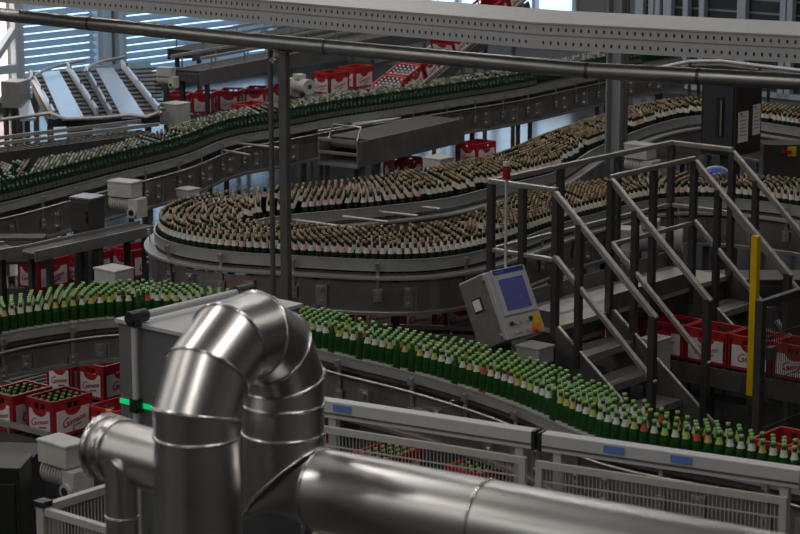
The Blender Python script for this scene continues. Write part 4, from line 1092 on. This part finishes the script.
for L, px, py, d, dx, dy, dz in (('white box standing between lane table and far crates', 176, 114, 28.9, 0.26, 0.26, 0.26), ('small white box under the open conveyor end', 438, 162, 25.9, 0.26, 0.24, 0.09), ('white lidded box above the green bottles below the ledge', 114, 276, 19.6, 0.26, 0.22, 0.12), ('whitish box between the stairs and the crate row', 655, 357, 18.6, 0.17, 0.2, 0.30), ('small grey box low behind the operator panel', 535, 354, 17.9, 0.22, 0.2, 0.12), ('flat white box behind the bottles at the U-turn outer edge', 188, 193, 24.6, 0.18, 0.18, 0.08)):
    p = D(px, py, d); r = thing('equipment_box', L, 'box', (p.x, p.y, 0), YAW)
    MB().box((0, 0, p.z), dx, dy, dz).build('housing', WHITE, r, bevel=0.008, local=True); MB().box((0, 0, p.z+dz/2+0.008), dx+0.012, dy+0.012, 0.016).build('lid', WHITE, r, bevel=0.003, local=True)
    MB().box((0, 0, (p.z-dz/2)/2), 0.07, 0.07, p.z-dz/2).build('stand', DKGREY, r, local=True)
# open conveyor end below the upper conveyor
a, b = P(338, 143, 1.08), P(445, 119, 1.08); d = (b-a).normalized(); n_ = V((-d.y, d.x, 0)); L = (b-a).length; c = (a+b)/2
dc = thing('open_conveyor_end', 'open box-shaped conveyor end with dark inside below the upper conveyor', 'conveyor', (c.x, c.y, 0))
for s in (-1, 1): MB().box(c+n_*(0.27*s)-Z*0.12, L, 0.02, 0.30, d, n_, Z).build('side_panel', PANEL, dc)
MB().box(c+d*0.1+Z*0.02, L-0.3, 0.52, 0.02, d, n_, Z).build('top_belt', BELT, dc); MB().box(c-Z*0.26, L, 0.52, 0.02, d, n_, Z).build('bottom_pan', STEEL, dc)
for z in (0.03, -0.12, -0.26): MB().bar(a+n_*0.28+Z*z, a-n_*0.28+Z*z, 0.03).build('end_bar', STEEL, dc)
MB().cyl(a+d*0.25+n_*0.25-Z*0.05, a+d*0.25-n_*0.25-Z*0.05, 0.05, 14).build('drum', MIDGREY, dc)
for t, s in ((0.06, -1), (0.06, 1), (0.32, -1), (0.32, 1)):
    e = a.lerp(b, t)+n_*(0.25*s); MB().box((e.x, e.y, 0.40), 0.06, 0.06, 0.80).build('leg', DKGREY, dc)
hoop = [a+d*0.1+n_*0.2+Z*0.03, a+d*0.18+n_*0.2+Z*0.18, a+d*0.18-n_*0.2+Z*0.18, a+d*0.1-n_*0.2+Z*0.03]
MB().tube(hoop, 0.012, 6).build('hoop', STEEL, dc)
# grey machine cabin by the duct
zcab = 1.86; l0 = P(118, 319, zcab)
cb2 = thing('machine_cabin', 'grey machine cabin with green light strip and a bar with black end knobs', 'machine', (l0.x, l0.y, 0))
cw, cl_ = 0.60, 1.05
cc = l0+B*(cw/2)+A*(cl_/2)
MB().bab((cc.x, cc.y, (zcab-0.02)/2), cw, cl_, zcab-0.02).build('housing', GREYB, cb2, bevel=0.01)
MB().bab((cc.x, cc.y, zcab-0.008), cw+0.03, cl_+0.03, 0.024).build('roof', ALU, cb2)
lo = l0-A*0.006
MB().bab(V((lo.x, lo.y, 1.33))+B*0.15, 0.28, 0.012, 0.03).build('light_strip', GREENL, cb2)['label'] = 'glowing green light strip'
tb = l0+B*0.20-A*0.05
MB().cyl(V((tb.x, tb.y, 0)), V((tb.x, tb.y, zcab+0.02)), 0.021, 12).build('bar_post', ALU, cb2)
MB().bab(V((tb.x, tb.y, 1.34)), 0.06, 0.06, 0.085).build('clamp', BLACK, cb2)
t0 = V((tb.x, tb.y, zcab+0.05)); t1 = t0+A*1.02
MB().cyl(t0, t1, 0.024, 14).build('top_bar', ALU, cb2)
for e, g in ((t0, 1), (t1, -1)):
    MB().cyl(e-A*(0.045*g), e+A*(0.10*g), 0.042, 16).build('end_knob', BLACK, cb2, bevel=0.006)
MB().bab(t0-Z*0.01, 0.075, 0.07, 0.09).build('corner_block', BLACK, cb2, bevel=0.006)
MB().bab(V((t1.x, t1.y, zcab+0.02)), 0.04, 0.04, 0.06).build('bar_bracket', BLACK, cb2)
# small green-white lamp by the duct flange
p = D(109, 417, 9.4)
r = thing('indicator_lamp', 'small glowing green indicator lamp behind the duct flange', 'lamp', (p.x, p.y, 0))
MB().cyl(p-Z*0.012, p+Z*0.012, 0.012, 12).build('lens', GREENB, r); MB().cyl(p+Z*0.012, p+Z*0.03, 0.013, 12).build('cap', ORANGE, r); MB().cyl(V((p.x, p.y, 0)), p-Z*0.012, 0.008, 8).build('stem', DKGREY, r)
# dark machines near the picture's lower corner
c = P(6, 462, 1.25); cabinet('control_cabinet', 'very dark cabinet with paler top in the low corner beside the cream motor', V((c.x-0.1, c.y+0.15, 0)), 0.38, 0.28, 0.0, 1.20, -0.1, mat('blackish_green_paint', (0.012, 0.016, 0.013), 0.1, 0.4), top=DARK)
c = P(10, 437, 1.1); cabinet('control_cabinet', 'low dark cabinet behind the blackish one at the picture edge', V((c.x-0.1, c.y+0.35, 0)), 0.45, 0.3, 0.0, 0.9, -0.1, DARK, top=DARK)
# inspection cabinet on the U-turn line
zi = P(735, 157, 1.22).z; p0 = D(735, 157, 24.6)
ic = thing('inspection_cabinet', 'dark inspection cabinet with two paper notices above the capped bottles', 'cabinet', (p0.x, p0.y, 0))
z0, z1 = p0.z, p0.z+0.80; bw, aw = 0.44, 0.52
cc = V((p0.x, p0.y, 0))-B*(bw/2)+A*(aw/2)
MB().bab((cc.x, cc.y, (z0+z1)/2), bw, aw, z1-z0).build('housing', mat('cabinet_brown_black', (0.030, 0.027, 0.026), 0.3, 0.42), ic, bevel=0.008)
fc = cc-A*(aw/2+0.006)
dr = MB().bab((fc.x, fc.y, z0+0.40), bw*0.84, 0.012, 0.72).build('door', mat('cabinet_slate', (0.045, 0.05, 0.06), 0.3, 0.4), ic)
MB().bab(V((fc.x, fc.y, z0+0.42))-A*0.008+B*0.03, 0.10, 0.012, 0.42).build('window_slot', BLACK, dr)
MB().bar(V((fc.x, fc.y, z0+0.22))-A*0.03+B*0.05, V((fc.x, fc.y, z0+0.60))-A*0.03+B*0.05, 0.016).build('handle', STEEL, dr)
sc2 = cc+B*(bw/2+0.003)
for t, w_, h_, dz in ((-0.12, 0.20, 0.33, 0.40), (0.15, 0.15, 0.33, 0.45)):
    n2 = MB().bab(V((sc2.x, sc2.y, z0+dz-0.09))+A*t, 0.004, w_, h_).build('paper_notice', PAPER, ic)
    for k in range(6): MB().bab(V((sc2.x+0.0, sc2.y, z0+dz+0.02-0.04*k))+A*(t-0.01)+B*0.004, 0.002, w_*(0.7 if k % 2 else 0.5), 0.008).build('text_line', GREYB, n2)
    MB().bab(V((sc2.x, sc2.y, z0+dz+0.05))+A*(t-w_*0.22)+B*0.004, 0.002, 0.035, 0.022).build('emblem', INK, n2)
MB().bab((cc.x, cc.y, z0/2), 0.16, 0.16, z0).build('column', DKGREY, ic)
# dark boxes and switch to the side of it
p = P(795, 165, 1.0); r = cabinet('drive_housing', 'dark drive housing with yellow and red switch past the inspection cabinet', V((p.x-0.02, p.y+0.05, 0)), 0.7, 0.3, 0.3, 1.25, 0.0, DKGREY, 'machine', door=False)
MB().box((-0.04, -0.165, 1.17), 0.09, 0.03, 0.10).build('yellow_switch', YELLOW, r, local=True); MB().box((-0.10, -0.19, 1.17), 0.11, 0.03, 0.03).build('switch_lever', REDP, r, local=True)
p = D(716, 182, 23.4); r = thing('hose_reel', 'round blue hose reel below the inspection cabinet', 'hose reel', (p.x, p.y, 0), YAW)
MB().lathe((0, 0, p.z-0.02), [(0.03, -0.05), (0.16, -0.05), (0.17, -0.03), (0.17, 0.03), (0.16, 0.05), (0.03, 0.05)], 28, axis=V((0.5, -1, 0.15))).build('reel_drum', BLUE, r, local=True)
ring(r, p-Z*0.02, B*0.5-A*1.0+Z*0.15, 0.175, 0.014, 'rim', STEEL); MB().box((0, 0.02, (p.z-0.18)/2), 0.06, 0.06, p.z-0.18).build('stand', DKGREY, r, local=True)
# yellow sensor post, dark wire door
p = D(751, 395, 18.3)
yp = thing('sensor_post', 'yellow square post standing by the crate row beyond the stairs', 'post', (p.x, p.y, 0))
zy = p.z+1.29; MB().bab((p.x, p.y, (zy+p.z)/2), 0.056, 0.056, zy-p.z).build('upright', YELLOW, yp); MB().bab((p.x, p.y, p.z/2), 0.05, 0.05, p.z).build('dark_foot_tube', DKGREY, yp); MB().bab((p.x, p.y, 0.01), 0.16, 0.16, 0.02).build('foot', DKGREY, yp)
MB().tube([V((p.x+0.03, p.y-0.05, 0.25)), V((p.x+0.06, p.y-0.08, 0.10)), V((p.x+0.04, p.y-0.12, 0.03)), V((p.x-0.02, p.y-0.10, 0.10)), V((p.x+0.0, p.y-0.05, 0.35))], 0.012, 8).build('cable_loop', BLACK, yp)
zd = 1.45; p = P(761, 300, zd)
wd_ = thing('wire_door', 'dark framed wire door beside the yellow post', 'guard panel', (p.x, p.y, 0))
WL = 1.0
for t in (0, WL): MB().bab((p.x+A.x*t, p.y+A.y*t, zd/2), 0.06, 0.06, zd).build('post', DKGREY, wd_)
for z in (zd-0.03, 0.12): MB().bar(V((p.x, p.y, z)), V((p.x, p.y, z))+A*WL, 0.05).build('rail', DKGREY, wd_)
m = MB(); k = 0.05
while k < WL-0.04: e = V((p.x, p.y, 0))+A*k; m.bab((e.x, e.y, zd/2+0.04), 0.005, 0.005, zd-0.18); k += 0.03
for z in (0.45, 0.8, 1.15): m.bar(V((p.x, p.y, z))+A*0.04, V((p.x, p.y, z))+A*(WL-0.04), 0.006)
m.build('wire_mesh', DKGREY, wd_)
for z in (1.32, 1.02): MB().bab(V((p.x, p.y, z))+A*0.15+B*0.01, 0.05, 0.08, 0.10).build('lock_box', MIDGREY, wd_)
p = P(795, 372, 0.7); cabinet('control_cabinet', 'grey cabinet behind the dark wire door', V((p.x+0.95, p.y+1.0, 0)), 0.8, 0.5, 0.0, 1.15, YAW, MIDGREY, top=GREYB)
# lower machine bodies filling the space beyond the stairs
c = D(735, 268, 21.2); cabinet('transfer_machine', 'dark machine body beyond the crossover platform', V((c.x, c.y, 0)), 1.3, 0.4, 0.1, 0.72, 0.0, DKGREY, 'machine', top=MIDGREY)
# thin service pipes near the top of the hall
for k, (L, y0) in enumerate((('thin bent service pipe above the inspection cabinet', 0.0), ('second thin service pipe just below the bent one', 4.5))):
    r = thing('service_pipe', L, 'pipe', tuple(V((D(700, 62, 28).x, D(700, 62, 28).y, 0))))
    MB().tube([D(650, 70+y0, 29.5+.2*k), D(668, 66+y0, 29.5+.2*k), D(690, 61.5+y0, 29.5+.2*k), D(720, 61+y0, 29.5+.2*k), D(760, 66+y0, 29.3+.2*k), D(830, 74+y0, 29+.2*k)], 0.026, 8).build('pipe_run', ALU if k == 0 else MIDGREY, r)
    for px in (690+9*k, 760+9*k):
        e = D(px, 61.5+y0+(0 if px < 710 else 4.5), (29.5 if px < 710 else 29.3)+.2*k); MB().box((e.x, e.y, (e.z-0.02)/2), 0.04, 0.04, e.z-0.02).build('support', DKGREY, r)
# cross stays under the near conveyor edge
for k, (x0, y0, x1, y1) in enumerate(((398, 404, 429, 413), (407, 407, 438, 396), (434, 408, 488, 391), (498, 423, 537, 407))):
    a, b = P(x0, y0, 0.93), P(x1, y1, 1.0); o = MB().cyl(a, b, 0.016, 8).build('cross_stay', STEEL, near)
for x0, y0, x1, y1 in ((343, 216, 388, 222), (378, 211, 418, 216), (418, 206, 440, 209), (292, 219, 352, 228)):
    a, b = P(x0, y0+0.5, ZB+0.07), P(x1, y1, ZB+0.06); MB().cyl(a, b, 0.014, 8).build('cross_stay', RAIL, mid)
for x0, y0, x1, y1 in ((235, 143, 280, 148), (318, 131, 396, 119), (352, 124, 400, 118), (222, 150, 250, 155)):
    a, b = P(x0, y0, ZB-0.05), P(x1, y1, ZB-0.05); MB().cyl(a, b, 0.014, 8).build('cross_stay', RAIL, far)
